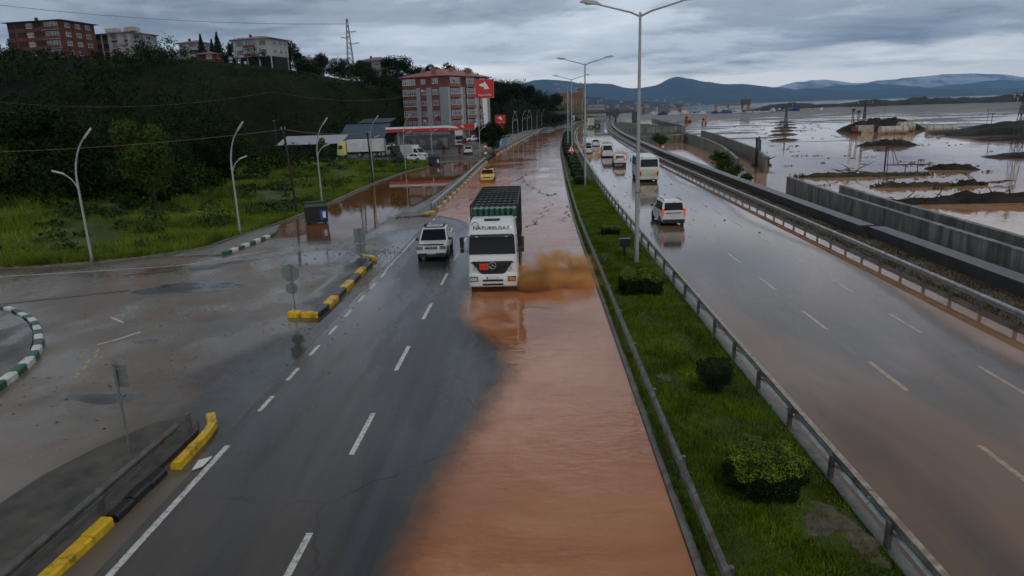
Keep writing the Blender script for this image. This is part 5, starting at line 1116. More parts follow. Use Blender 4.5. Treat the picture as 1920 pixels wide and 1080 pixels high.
def hill_house(name, label, loc, rz, W, D, floors, fh, base, cols, side, wall, roof, rh, band=None, base_m=None, stilts=False, over=.7, pier=None, chim=1):
    t = thing(name, label, 'building', loc, rz); top = base+floors*fh
    MB().box((W/2, D/2, (top+base)/2), (W, D, top-base)).build('wall', wall, t)
    if stilts:
        for x in np.linspace(.3, W-.3, 4):
            for y in (.3, D-.3): MB().box((x, y, base/2-1), (.35, .35, base+2)).build('stilt', m_plast, t)
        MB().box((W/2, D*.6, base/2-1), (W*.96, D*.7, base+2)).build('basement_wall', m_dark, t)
    else: MB().box((W/2, D/2, base/2-1.5), (W*.97, D*.97, base+3)).build('basement_wall', base_m or m_plast, t)
    for i in range(floors):
        zb = base+i*fh
        for kind, x0, x1 in cols:
            xc, w = (x0+x1)/2*W, (x1-x0)*W
            if kind == 'w': window(t, xc, zb+1.6, w, 1.35, 0, 0, 3)
            elif kind == 'd': window(t, xc, zb+1.6, w, 1.35, 0, 0, 2, m_dframe)
            elif kind == 'b':
                MB().box((xc, -.55, zb+.06), (w, 1.1, .16)).build('balcony_slab', m_plast, t); MB().box((xc, -1.06, zb+.55), (w, .1, .9)).build('balcony_front', band or m_brick, t); window(t, xc, zb+1.5, w*.8, 1.9, 0, 0, 4)
            elif kind == 'o': MB().box((xc, -.03, zb+1.5), (w, .1, 2.0)).build('bay_shade', m_dark, t); MB().box((xc, -.12, zb+.45), (w, .12, .9)).build('parapet', band or m_brick, t)  # dark panel on the solid wall stands in for shade inside a bay
            elif kind == 's': MB().box((xc, -.04, zb+.25), (w, .10, .55)).build('spandrel', band or m_brick, t); window(t, xc, zb+1.55, w*.85, 1.3, -.02, 0, 3)
        for y0, y1 in side:
            window(t, (y0+y1)/2*D, zb+1.6, (y1-y0)*D, 1.35, W, 1, 2)
    if pier:
        for x0, x1 in pier: MB().box(((x0+x1)/2*W, -.10, (base+top)/2), ((x1-x0)*W, .24, top-base)).build('pier', m_pier, t)
    r = hip_roof(t, W, D, top+.18, rh, over, roof)
    for k in range(chim): MB().box((W*(.3+.35*k), D*.4, top+rh*.7+.5), (.7, .7, 1.3)).build('chimney', m_dark, r)
    return t
hz_ = lambda x, y: float(hill(np.array(x), np.array(y)))
hill_house('brick_building', 'red brick four-storey building with unfinished balconies on the hilltop, leftmost', (-167, 226, 27.5), R(-9), 19.5, 14, 4, 2.75, 1.5, [('o', .0, .12), ('o', .16, .34), ('w', .36, .47), ('o', .50, .66), ('b', .68, .98)], ((.12, .26), (.42, .56), (.72, .86)), m_brick, m_roofd, 1.3, m_brick, m_brick, over=1.1)
b2 = hill_house('apartment_building', 'grey and red four-storey building with outside stair on the hilltop', (-149.5, 243, 26.0), R(-14), 14.5, 12, 3, 2.75, 3.4, [('o', .02, .17), ('o', .2, .36), ('s', .46, .62), ('s', .82, .92)], ((.15, .3), (.55, .75)), m_pierd, m_roofp, 1.2, m_brick, m_plast, pier=[(.17, .2), (.37, .45), (.63, .80), (.93, 1.0)])
MB().add([(14.6, -.6, 0), (15.0, -.6, 0), (18.4, -.6, 3.6), (18.4, -.6, 4.4), (14.6, -.6, .9), (14.6, -1.8, 0), (15.0, -1.8, 0), (18.4, -1.8, 3.6), (18.4, -1.8, 4.4), (14.6, -1.8, .9)], [(0, 1, 2, 3, 4), (9, 8, 7, 6, 5), (0, 5, 6, 1), (1, 6, 7, 2), (2, 7, 8, 3), (3, 8, 9, 4), (4, 9, 5, 0)]).build('outside_stair', m_pier, b2)
for i, (x, w) in enumerate(((3.0, 4), (11, 4))): MB().box((x, 5, 13.3), (w, 3, 1.2)).build('roof_shed', m_plast, b2)
hill_house('house', 'grey house on stilts with pinkish roof at the brow of the hill', (-106.8, 254, 26.0), R(-13), 15.0, 11, 2, 2.9, 3.6, [('d', .09, .25), ('b', .31, .63), ('d', .72, .88)], ((.15, .35), (.5, .65), (.8, .92)), m_pier, m_roofp, 1.4, m_brick, stilts=True, over=1.0)
hill_house('house', 'pinkish-roofed house among trees right of the pylon', (-73, 298, 21.0), R(-12), 13.0, 10, 2, 3.0, 3.0, [('w', .05, .2), ('o', .3, .45), ('w', .55, .7), ('o', .78, .95)], ((.2, .4), (.6, .8)), m_plast, m_roofp, 1.6, m_brick, stilts=True, over=.9)
hill_house('house', 'small pale house with balcony behind the hilltop apartment block', (-137, 275, 31), R(-8), 9.5, 8, 2, 2.6, 1.0, [('w', .08, .3), ('b', .4, .85)], ((.3, .6),), m_plast, m_roofp, 1.2, m_plast, over=.6)
hill_house('house', 'small brick house half hidden by trees between the hilltop buildings', (-118.5, 250, 25.5), R(-6), 6.5, 6, 2, 2.4, .5, [('o', .08, .45), ('w', .55, .85)], ((.3, .6),), m_brick, m_roofp, .9, m_brick, over=.5)
hill_house('house', 'low dark house roof in the trees left of the pylon', (-98, 292, 25.5), R(-10), 9, 8, 2, 2.6, 0, [('w', .2, .4), ('w', .6, .8)], ((.3, .6),), m_plast, m_roofp, 1.4, m_plast, over=.6)
# boards by the hilltop road
for lb, x, y, w, h in (('white notice board at the roadside below the stilt house', -105, 246.5, 1.5, 2.0), ('small round pale sign near the stilt house', -101.5, 250, .8, .9)):
    t = thing('notice_board', lb, 'sign', (x, y, hz_(x, y)-.1)); MB().box((0, 0, .8), (.1, .1, 1.8)).build('post', m_dark, t); MB().box((0, -.08, 1.2+h/2), (w, .05, h)).build('board', m_frame, t)
rd = [(x, y) for x, y in ((-150, 238), (-128, 246), (-108, 249.5), (-92, 250.5), (-80, 252), (-68, 252))]
mb = MB(); L_ = [(x, y-1.6, hz_(x, y-1.6)+.22) for x, y in rd]+[(x, y+1.6, hz_(x, y+1.6)+.25) for x, y in rd]; mb.add(L_, [(i, 6+i, 7+i, i+1) for i in range(5)]); struct('hilltop_road', mb, m_kerb)
# sheds and low roofs below the hill
m_tin = M('pale_sheet_roof', (.34, .36, .38), .45, .2, var=.2, vs=.8); m_tinb = M('blue_sheet_roof', (.055, .085, .125), .45, .2, var=.2, vs=.8)
def shed(label, loc, rz, W, D, hf, hb, roof, wall, gable=False):
    t = thing('shed', label, 'shed', loc, rz); MB().box((W/2, D/2, hf/2), (W*.96, D*.94, hf)).build('wall', wall, t)
    r = MB().slab((-.6, -.8, hf), (W+.6, -.8, hf), (W+.6, D+.5, hb), (-.6, D+.5, hb), .12).build('roof', roof, t)
    for i in range(int(W/.9)): 
        x = -.4+i*.9; MB().slab((x, -.82, hf+.04), (x+.06, -.82, hf+.04), (x+.06, D+.5, hb+.04), (x, D+.5, hb+.04), .06).build('roof_seam', roof, r)
    MB().box((W*.3, -.02+D*.03, hf*.42), (1.4, .08, hf*.8)).build('door', m_dark, t); MB().box((W*.7, D*.03-.02, hf*.55), (1.6, .08, 1.0)).build('shed_window', m_dark, t)
shed('low shed with pale sheet-metal roof at the foot of the slope', (-54.5, 147, .2), R(4), 12.5, 8, 2.7, 4.2, m_tin, m_dark)
shed('steep blue-grey sheet roof behind the yellow-cabbed lorry', (-44.5, 158, .2), R(-2), 9.5, 7, 2.6, 6.2, m_tinb, m_dark)
shed('low brown roof under the trees left of the flats', (-48, 192, 4.0), R(-5), 8, 5, 2.4, 3.4, m_roofd, m_dark)

# ------------------------------------------------------------------ petrol station
m_pored = M('station_red', (.52, .010, .012), .4, var=.06); m_powhite = M('station_white', (.72, .72, .71), .4, var=.06)
WOLF = [(-.88, .18), (-.72, .30), (-.86, .36), (-.60, .46), (-.30, .52), (-.06, .62), (.02, .92), (.20, .60), (.42, .34), (.60, .02), (.72, -.28), (.98, -.34), (.10, -.40), (-.10, -.42), (-.02, -.22), (-.16, -.02), (-.40, .04), (-.62, .02), (-.50, .16), (-.70, .12)]
def emblem(parent, cx, y, cz, s, name='emblem', mat=None):
    n = len(WOLF); bm = bmesh.new(); vs = [bm.verts.new((cx+a*s, y, cz+b*s)) for a, b in WOLF]; f = bm.faces.new(vs)
    r = bmesh.ops.extrude_face_region(bm, geom=[f]); bmesh.ops.translate(bm, verts=[v for v in r['geom'] if isinstance(v, bmesh.types.BMVert)], vec=(0, .03, 0)); bmesh.ops.triangulate(bm, faces=bm.faces); bmesh.ops.recalc_face_normals(bm, faces=bm.faces)
    me = bpy.data.meshes.new(name); bm.to_mesh(me); bm.free(); me.materials.append(mat or m_powhite); return link(name, me, parent)
def canopy():
    t = thing('station_canopy', 'red and white petrol station canopy in front of the flats', 'canopy', (-30.0, 140, 0), R(4)); W, D, z = 18.0, 9.0, 5.0
    MB().box((W/2, D/2, z+.25), (W, D, .5)).build('soffit', m_plast, t)
    MB().box((W*.35, -.05, z+.30), (W*.70, .14, .62)).build('red_fascia', m_pored, t); MB().box((W*.35, -.08, z+.78), (W*.70+.06, .22, .40)).build('white_fascia', m_powhite, t)
    MB().add([(W*.60, -.16, z+1.0), (W*.70, -.16, z+.98), (W*.78, -.16, z+.8), (W*.82, -.16, z+.35), (W*.70, -.16, z+.5), (W*.62, -.16, z+.6)]+[(a, .0, b) for a, b in ((W*.60, z+1.0), (W*.70, z+.98), (W*.78, z+.8), (W*.82, z+.35), (W*.70, z+.5), (W*.62, z+.6))], [(0, 1, 2, 3, 4, 5), (11, 10, 9, 8, 7, 6)]+[(i, (i+1) % 6, 6+(i+1) % 6, 6+i) for i in range(6)]).build('white_swoosh', m_powhite, t)
    p = MB().box((W*.86, -.03, z+.65), (W*.26, .16, 1.0)).build('logo_panel', m_pored, t); emblem(p, W*.86, -.14, z+.68, .42)
    MB().box((W+.1, D*.4, z+.8), (.3, D*1.1, .7)).build('side_fascia', m_powhite, t)
    for x in (2.2, W-2.4):
        for y in (2.5, D-1.5): MB().box((x, y, z/2), (.45, .45, z)).build('column', m_plast, t)
    MB().box((W-2.4, 2.2, z*.55), (.9, .3, 1.2)).build('column_sign', M('pump_dull_red', (.16, .012, .012), .5, var=.2), t)
    return t
canopy()
for i, (x, y) in enumerate(((-26.2, 143.5), (-19.0, 143.8), (-15.6, 143.2))):
    t = thing('fuel_pump', '%s fuel pump under the station canopy' % ('left', 'middle', 'right')[i], 'fuel pump', (x, y, 0), R(4), 'fuel pumps'); MB().box((0, 0, .08), (1.4, 3.0, .16)).build('plinth', m_kerb, t); MB().box((0, 0, 1.1), (.7, .5, 1.9)).build('cabinet', M('pump_dull_red', (.16, .012, .012), .5, var=.2), t); MB().box((0, -.27, 1.4), (.5, .05, .5)).build('display', m_dark, t); MB().tube([(.36, 0, 1.6), (.55, 0, 1.0), (.4, 0, .5)], .03, 5).build('hose', m_trim, t)
t = thing('station_shop', 'dim glazed petrol station shop under the canopy', 'shop', (-33.5, 166, 0), R(3)); MB().box((6.5, 2.5, 1.7), (13, 5, 3.4)).build('wall', M('shop_dark_cladding', (.06, .06, .062), .5, var=.3, vs=.6), t)
for k in range(5): MB().box((1.6+k*2.5, -.04, 1.5), (2.1, .1, 2.3)).build('shop_window', m_pane, t)
t = thing('petrol_sign', 'tall red petrol sign with white wolf head on a white pylon', 'sign', (-11.0, 160, 0), R(3))
MB().add([(-.35, -.3, 0), (.55, -.3, 0), (.55, .3, 0), (-.35, .3, 0), (-.75, -.3, 11.6), (.25, -.3, 11.6), (.25, .3, 11.6), (-.75, .3, 11.6)], [(3, 2, 1, 0), (4, 5, 6, 7), (0, 1, 5, 4), (1, 2, 6, 5), (2, 3, 7, 6), (3, 0, 4, 7)]).build('pylon', m_powhite, t)
p = MB().box((-.1, 0, 13.4), (4.1, .7, 4.0)).build('sign_panel', m_pored, t); MB().box((-.1, 0, 13.4), (4.16, .5, 4.06)).build('panel_edge', m_powhite, p)
emblem(p, -.15, -.40, 13.85, 1.35)
mesh_text('Petrol Ofisi', .66, m_powhite, p, (-.1, -.38, 12.05), (R(90), 0, 0))
t = thing('petrol_sign', 'smaller red petrol flag sign behind the dark roadside trees', 'sign', (-8.6, 176, 0), R(3)); MB().cyl((0, 0, 0), (0, 0, 7), .12, 8).build('post', m_powhite, t); p = MB().box((0, 0, 6.4), (2.6, .4, 2.2)).build('sign_panel', m_pored, t); emblem(p, 0, -.24, 6.6, .72); mesh_text('Petrol Ofisi', .40, m_powhite, p, (0, -.23, 5.65), (R(90), 0, 0))
MB().box((0, 0, 4.4), (1.8, .35, 1.4)).build('price_panel', m_pored, t)
t = thing('kiosk', 'small pale blue board at the kerb below the roadside trees', 'board', (-7.2, 164, 0)); MB().box((0, 0, 1.2), (1.2, .2, 2.2)).build('panel', M('pale_blue_board', (.12, .30, .42), .5), t); MB().box((0, .02, .1), (1.4, .5, .2)).build('foot', m_kerb, t)

# ------------------------------------------------------------------ pylons
m_lat = M('lattice_steel', (.055, .060, .062), .5, .3, var=.2)
def lattice(label, loc, h, w, arms, rz=0, r=.06, cat='pylon'):
    t = thing('power_pylon', label, cat, loc, rz); mb = MB(); n = max(5, int(h/1.9))
    P = lambda s, u: (s[0]*w*(1-.86*u), s[1]*w*(1-.86*u), h*u); C4 = ((-1, -1), (1, -1), (1, 1), (-1, 1))
    for s in C4: mb.tube([P(s, 0), P(s, 1)], r, 4)
    for i in range(n):
        u0, u1 = i/n, (i+1)/n
        for k in range(4): a, b = C4[k], C4[(k+1) % 4]; mb.tube([P(a, u0), P(b, u1)], r*.6, 3); mb.tube([P(b, u0), P(a, u1)], r*.6, 3)
    mb.build('lattice_mast', m_lat, t)
    for z, x, s in arms:
        a = MB().tube([(0, 0, z), (s*x, 0, z+.25)], r*.9, 4).tube([(0, 0, z-.7), (s*x, 0, z+.2)], r*.7, 4).build('cross_arm', m_lat, t); MB().cyl((s*x, 0, z+.2), (s*x, 0, z-.55), .07, 6).build('insulator', m_pole, a)
    return t
lattice('lattice power pylon on the hilltop above the trees', (-74.4, 290, 19.5), 26.5, 1.7, ((21.5, 3.2, 1), (19.2, 3.0, -1), (17.0, 4.2, 1)), R(5), .10)
lattice('lattice power mast standing in the flood at the right edge', (74.3, 110, -1.0), 10.2, .62, ((9.6, 1.4, -1), (9.6, 1.4, 1), (9.0, .9, -1)), 0, .05)
lattice('slim lattice mast rising behind the drilling rigs', (95, 206, -1.0), 9.4, .5, ((8.8, 2.0, -1), (8.8, 2.0, 1)), 0, .07)
lattice('slim lattice mast in the row of mud islets', (90.7, 257, -1.0), 8.8, .5, ((8.3, 2.0, -1), (8.3, 2.0, 1)), 0, .08)
for lb, x, y, h in (('short lamp post far out in the flood', 150, 238, 5.2), ('thin lamp post before the right-hand mud banks', 112, 176, 5.4), ('small lamp post left of the far embankment', 205, 420, 6)):
    t = thing('lamp_post', lb, 'lamp post', (x, y, -1.2)); MB().cyl((0, 0, 0), (0, 0, h), .10, 6).build('pole', m_lat, t); MB().box((0, 0, h), (1.6, .3, .18)).build('lamp_head', m_lat, t)

# ------------------------------------------------------------------ parapet and channel walls on the seaward side
def wall(name, label, path, h0, z_top, th, mat, cap=None, cat='wall'):
    t = thing(name, label, cat); P = [Vector(p[:2]) for p in path]; zt = [p[2] if len(p) > 2 else z_top for p in path]; I = offset_path(P, -th)
    MB().loft([[(a.x, a.y, h0), (b.x, b.y, h0), (b.x, b.y, z-.04), (a.x, a.y, z-.04)] for a, b, z in zip(P, I, zt)]).build('wall_body', mat, t)
    A, B = offset_path(P, .03), offset_path(P, -th-.03)
    MB().loft([[(a.x, a.y, z-.04), (b.x, b.y, z-.04), (b.x, b.y, z+.04), (a.x, a.y, z+.04)] for a, b, z in zip(A, B, zt)]).build('wall_top', cap or mat, t)
    for i in range(0, len(P)):    # formwork joints
        a = P[i]; n = (I[i]-a).normalized(); MB().box((a.x-n.x*.004, a.y-n.y*.004, (h0+zt[i])/2), (.03, .03, zt[i]-h0-.15), 0).build('joint', m_concd, t)
    return t
wall('parapet', 'near stretch of low dark concrete parapet beside the seaward crash barrier', [(float(RAIL(y))+2.75, y) for y in np.arange(12, 44.1, 4)], -1.2, .72, .95, m_concd, m_concd, 'parapet')
wall('parapet', 'long far stretch of low dark concrete parapet curving with the highway', [(float(RAIL(y))+2.35, y) for y in np.concatenate([np.arange(44.4, 120, 6), np.arange(120, 420, 15)])], -1.2, .74, .95, m_concd, m_concd, 'parapet')
wall('channel_wall', 'near concrete channel wall beside the parapet at right', [(25.9, 71, 1.22), (25.3, 64, 1.22), (24.9, 56.7, 1.2), (24.5, 44.5, 1.2), (24.15, 34, 1.2), (23.9, 24, 1.2)], -1.4, 1.2, .35, m_conc)
wall('channel_wall', 'second concrete channel wall behind the near one at right', [(28.0, 63.5, 1.1), (27.2, 55, 1.1), (26.9, 47.8, 1.15), (26.5, 37, 1.15), (26.3, 26, 1.15)], -1.4, 1.1, .35, m_conc)
wall('channel_wall', 'far concrete channel wall with sloping stepped top beyond the bus', [(40.4, 194, 1.5), (38, 168, 1.5), (35.6, 144, 1.5), (32.6, 122, 1.45), (29.6, 105, 1.35), (27.6, 95.0, 1.3)], -1.4, 1.5, .4, m_conc)
wall('channel_wall', 'parallel far channel wall next to the flooded flats', [(46.5, 196, 1.5), (43, 165, 1.5), (39.5, 140, 1.5), (35.5, 112, 1.45), (31.8, 96, 1.3)], -1.4, 1.5, .4, m_conc)
wall('channel_wall', 'cross wall closing the pond behind the far parapet', [(41.5, 181, 1.1), (32, 178, 1.1), (26.5, 178, 1.0)], -1.4, 1.1, .4, m_conc)
wall('channel_wall', 'distant concrete wall beside the green bank', [(52.5, 246, 1.3), (40, 244, 1.2), (31, 243, 1.0)], -1.4, 1.3, .4, m_conc)
wall('channel_wall', 'distant concrete wall end running back from the green bank', [(70, 420, 1.2), (60, 330, 1.3), (52.5, 247, 1.3)], -1.4, 1.3, .4, m_conc)

# ------------------------------------------------------------------ flooded flats: mounds, wreckage, machines
m_mound = M('dark_spoil', (.013, .012, .010), .7, var=.5, vs=.5, c2=(.026, .022, .017), spec=.2, bump=.5, bs=6)
def mound(name, label, loc, size, seed, rz=0, mat=None, cat='mound', rough=.35):
    n, m = 40, 14; V = []
    for i in range(n+1):
        for j in range(m+1):
            u, v = i/n*2-1, j/m*2-1; k = max(0, 1-u*u)**.6*max(0, 1-v*v)**.7
            z = k*(1+rough*mnoise.noise((u*3+seed, v*2, seed*.7))+rough*.8*mnoise.noise((u*9+seed, v*6, seed*.3)))
            ed = 1+.25*mnoise.noise((u*2.2+seed, 0, 3))
            V.append((u*size[0]/2, v*size[1]/2*ed, z*size[2]-.12))
    F = [(i*(m+1)+j, (i+1)*(m+1)+j, (i+1)*(m+1)+j+1, i*(m+1)+j+1) for i in range(n) for j in range(m)]
    o = link(name, np_mesh(name, np.array(V), np.array(F), mat or m_mound, True)); o.location = (loc[0], loc[1], WATER_Z); o.rotation_euler = (0, 0, rz); return tag(o, label, cat)
mound('spoil_mound', 'long dark spoil bank at the right edge of the flood', (132, 176, 0), (62, 18, 2.9), 3, R(-6))
mound('spoil_mound', 'low dark spoil bank in front of the long one at right', (108, 152, 0), (26, 8, 1.3), 5, R(-8))
mound('spoil_mound', 'dark gravel heap behind the white tanks', (104, 214, 0), (24, 10, 3.4), 7)
mound('spoil_mound', 'small double-humped dark islet before the tanks', (72.5, 146, 0), (11, 5, 1.1), 9, 0, None, 'islet', .5)
mound('spoil_mound', 'dark twin-humped islet right of the wreckage', (55.5, 94, 0), (6.5, 2.6, .75), 11, R(-20), None, 'islet', .5)
mound('spoil_mound', 'grassy islet under the mast at the right edge', (78, 110, 0), (16, 7, .8), 13, 0, None, 'islet')
def dress(o, size, n, seed, mat, leaf=.3, h=.6):
    rg_ = np.random.default_rng(seed); u = rg_.uniform(-1, 1, n); v = rg_.normal(0, .4, n); P = np.stack([u*size[0]*.5, v*size[1]*.5, np.abs(rg_.normal(0, .5, n))*h*size[2]*(.4+.6*np.abs(np.sin(u*7+seed)))+.05], 1)
    V, F = leaves(P, rg_.normal(0, 1, (n, 3)), leaf, rg_, .5); link('weeds', np_mesh('weeds', V, F, mat), o)
m_isl2 = M('weedy_islet', (.022, .026, .010), .8, var=.5, vs=.7, c2=(.05, .035, .018), bump=.5, bs=8)
for i, (x, y, l) in enumerate(((62, 176, 8), (72, 205, 8), (81, 232, 8), (91, 258, 9), (102, 290, 9), (114, 325, 10))):
    mound('mud_islet', '%s of the six flat mud islets in line with the slim mast' % ('nearest', 'second', 'third', 'fourth', 'fifth', 'farthest')[i], (x, y, 0), (l, 3.5, .55), 20+i, 0, m_isl2, 'islet', .6)
dress(mound('debris_bank', 'long bank of dark branches and mud reaching in from the right edge', (41.8, 63.6, 0), (20, 1.8, .8), 31, R(-3), m_mound, 'debris', .9), (20, 1.8, .8), 900, 3, m_clod)
dress(mound('debris_bank', 'dark root clump with trailing mud near the channel walls', (41.5, 76.4, 0), (9.5, 1.3, .55), 33, R(-6), m_isl2, 'debris', .9), (9.5, 1.3, .55), 420, 4, m_weed)
dress(mound('debris_bank', 'weedy wreckage islet with bent frames in mid flood', (41.3, 88.5, 0), (16.5, 2.4, .55), 35, R(-5), m_isl2, 'debris', .8), (16.5, 2.4, .55), 800, 5, m_weed)
dress(mound('debris_bank', 'uprooted tree stump stranded in the flood at right', (47.2, 76.4, 0), (3.6, 1.0, .6), 37, R(-4), m_mound, 'debris', .9), (3.6, 1.0, .6), 200, 6, m_clod)
def branches(label, loc, n, L, seed, spread=1.0):
    rr = random.Random(seed); t = thing('branch_tangle', label, 'branches', loc)
    for i in range(n):
        x = rr.uniform(-L/2, L/2); P = [Vector((x, rr.uniform(-.4, .4), 0))]; d = Vector((rr.uniform(-1, 1), rr.uniform(-.4, .4), rr.uniform(.1, .9)))*spread
        for k in range(4): d = d+Vector((rr.uniform(-.5, .5), rr.uniform(-.3, .3), rr.uniform(-.45, .15))); P.append(P[-1]+d*.42)
        for p in P: p.z = max(p.z, -.05)
        MB().tube(P, [.075, .06, .05, .035, .015], 5).build('branch', m_twig, t)
branches('tangle of bare branches on the long debris bank', (44.5, 63.8, -.3), 22, 8, 1)
branches('branches poking out of the left end of the debris bank', (35.5, 64.2, -.5), 14, 5, 2)
branches('thin trailing branches beside the stranded stump', (48.6, 76.3, -.6), 12, 4, 3, 1.2)
branches('bent rods sticking out of the wreckage islet', (38.5, 89.0, -.2), 9, 5, 4, 1.1)
branches('bare twigs beside the dark rig by the far wall', (35.1, 107.6, -.2), 10, 1.4, 5)
# rusty frame on the wreckage islet
m_rust = M('rusty_steel', (.045, .026, .018), .7, .2, var=.4, vs=3)
t = thing('steel_frame', 'rusty gallows-like steel frame standing in the flood', 'steel frame', (47.9, 96.5, -1.0), R(-4))
for a, b, r in (((0, 0, 0), (0, 0, 3.2), .11), ((0, 0, 3.2), (3.2, 0, 3.25), .10), ((.5, .3, .2), (.35, .3, 3.2), .05), ((1.3, .2, .6), (.8, .2, 3.1), .04), ((1.9, .2, .6), (.9, .2, 3.1), .04), ((0, .2, .75), (6.2, .2, .75), .08), ((2.8, .2, 0), (2.8, .2, .75), .07), ((4.4, .2, 0), (4.4, .2, .75), .07)): MB().cyl(a, b, r, 6).build('bar', m_rust, t)
MB().box((6.1, .2, .55), (.5, .5, 1.0)).build('end_block', m_plast, t)
def rig(label, loc, h, rz=0):
    t = thing('drilling_rig', label, 'drilling rig', loc, rz)
    MB().box((0, 0, .55), (2.2, 3.2, .7)).build('tracks', m_rust, t); MB().box((.1, -.4, 1.4), (1.8, 2.2, 1.1)).build('engine_house', M('machine_red', (.22, .03, .02), .5, var=.3, vs=2), t)
    m = MB(); 
    for s in (-1, 1): m.tube([(s*.3-.4, 1.3, .8), (s*.18-.4, 1.3, h)], .09, 5)
    for k in range(int(h)): m.tube([(-.7+.05*k/h, 1.3, 1+k), (-.1-.05*k/h, 1.3, 1.8+k)], .05, 4)
    m.build('mast', m_rust, t); MB().box((-.4, 1.3, h+.1), (.8, .5, .5)).build('mast_head', m_rust, t); MB().tube([(.4, .6, 1.9), (-.3, 1.2, h*.7)], .07, 5).build('stay', m_rust, t)
rig('red drilling rig, left of the pair by the tanks', (90.5, 201, -1.0), 6.6); rig('darker drilling rig, right of the pair by the tanks', (93.2, 203, -1.0), 6.0, R(15))
t = thing('drilling_rig', 'dark rusty rig with upright pipes beside the far channel wall', 'drilling rig', (34.2, 107.5, -1.0))
for i, (x, h) in enumerate(((-.4, 4.5), (-.15, 4.3), (.1, 4.6), (.35, 4.1))): MB().cyl((x, .1*i, 0), (x-.1, .1*i, h), .10, 6).build('pipe', m_rust, t)
MB().box((.9, 0, .9), (1.4, 1.2, 1.2), taper=.75).build('engine_house', m_trim, t); MB().box((.5, 0, .2), (2.6, 1.6, .5)).build('skid', m_rust, t)
m_tank = M('stained_tank', (.46, .43, .36), .5, var=.2, vs=.8, dirt=((.25, .15, .08), .9, .56))
for lb, x, y, l, r, hz2 in (('large white storage tank lying nearest in the flood', 97, 193, 7.0, 1.15, 0), ('rounded white tank end behind the others', 105.5, 203, 4.0, 1.5, 0), ('pale tank lying farthest right by the spoil bank', 111.5, 196, 7.5, 1.0, 0), ('cream container left among the tanks', 92.8, 200.5, 4.2, 1.2, 1)):
    t = thing('storage_tank', lb, 'tank', (x, y, -1.0), R(-3), 'storage tanks on the flooded site')
    if hz2: MB().box((0, 0, r), (l, 2.3, 2*r)).build('container_body', m_tank, t); [MB().box((dx, -1.17, r), (.1, .06, 2*r-.2)).build('rib', m_tank, t) for dx in np.linspace(-l*.45, l*.45, 6)]
    else:
        MB().loft([[(u, q*math.cos(a), r+q*math.sin(a)) for a in np.linspace(0, 2*math.pi, 18, endpoint=False)] for u, q in ((-l/2-.2, r*.6), (-l/2, r), (0, r), (l/2, r), (l/2+.2, r*.6))]).build('tank_body', m_tank, t, 40)
        for dx in (-.32, 0, .32): MB().loft([[(dx*l+k, (r+.03)*math.cos(a), r+(r+.03)*math.sin(a)) for a in np.linspace(0, 2*math.pi, 18, endpoint=False)] for k in (-.05, .05)]).build('hoop', m_rust, t)
        for dx in (-.3, .3): MB().box((dx*l, 0, .15), (.4, 2*r*.8, .4)).build('saddle', m_rust, t)
def excavator(label, loc, rz, s=1.0):
    t = thing('excavator', label, 'excavator', loc, rz); m = M('excavator_orange', (.50, .16, .02), .5, var=.2, vs=1)
    for k in (-1, 1): MB().loft([[(x*s, k*.9*s+w, z*s) for x, z in ((-1.6, .1), (1.6, .1), (1.9, .45), (1.6, .8), (-1.6, .8), (-1.9, .45))] for w in (-.3*s, .3*s)]).build('track', m_chas, t)
    MB().box((-.3*s, 0, 1.45*s), (3.0*s, 2.3*s, 1.1*s)).build('body', m, t); MB().box((.6*s, .6*s, 2.4*s), (1.3*s, 1.0*s, 1.0*s), taper=.85).build('cab', m_glass, t)
    MB().tube([(1.0*s, -.3*s, 1.8*s), (2.6*s, -.3*s, 4.0*s), (4.4*s, -.3*s, 3.2*s)], [.3*s, .28*s, .2*s], 5).build('boom', m, t); MB().tube([(4.4*s, -.3*s, 3.3*s), (4.8*s, -.3*s, 1.4*s)], [.2*s, .15*s], 5).build('dipper', m, t); MB().box((4.8*s, -.3*s, .9*s), (.9*s, .9*s, .9*s), taper=.6).build('bucket', m_chas, t)
excavator('orange excavator standing in shallow flood beyond the far walls', (84, 388, -.9), R(100)); excavator('dark orange excavator just right of the first in the flood', (82.5, 345, -.9), R(70), .9)
excavator('tiny red and yellow excavator on the far embankment at right', (545, 800, 2.2), R(10), 2.0)
t = thing('tower_gantry', 'orange gantry plant on the skyline before the sea', 'gantry', (178, 700, -.8)); mo = M('gantry_orange', (.30, .15, .05), .6, var=.2)
for x in (0, 12, 26, 32): MB().box((x, 0, 4), (1.2, 3, 9 if x > 20 else 7)).build('leg', mo, t)
MB().box((12, 0, 7.5), (26, 3, 1.6)).build('girder', mo, t); MB().box((29, 0, 9.5), (8, 5, 5)).build('machine_house', M('gantry_dark', (.10, .07, .04), .6, var=.3), t); MB().box((5, -8, 2), (10, 5, 4)).build('site_office', m_frame, t)
for i in range(7): mound('spoil_heap', '%s hump of the dark spoil ridge on the skyline' % ('leftmost', 'second', 'third', 'fourth', 'fifth', 'sixth', 'rightmost')[i], (262+i*38+6*math.sin(i*2.3), 720-8*i, 0), (92, 40, (6.8, 6.0, 7.6, 8.2, 6.6, 7.6, 6.6)[i]), 60+i, 0, M('far_spoil', (.030, .033, .026), .8, var=.4, vs=.1), 'mound', .3)
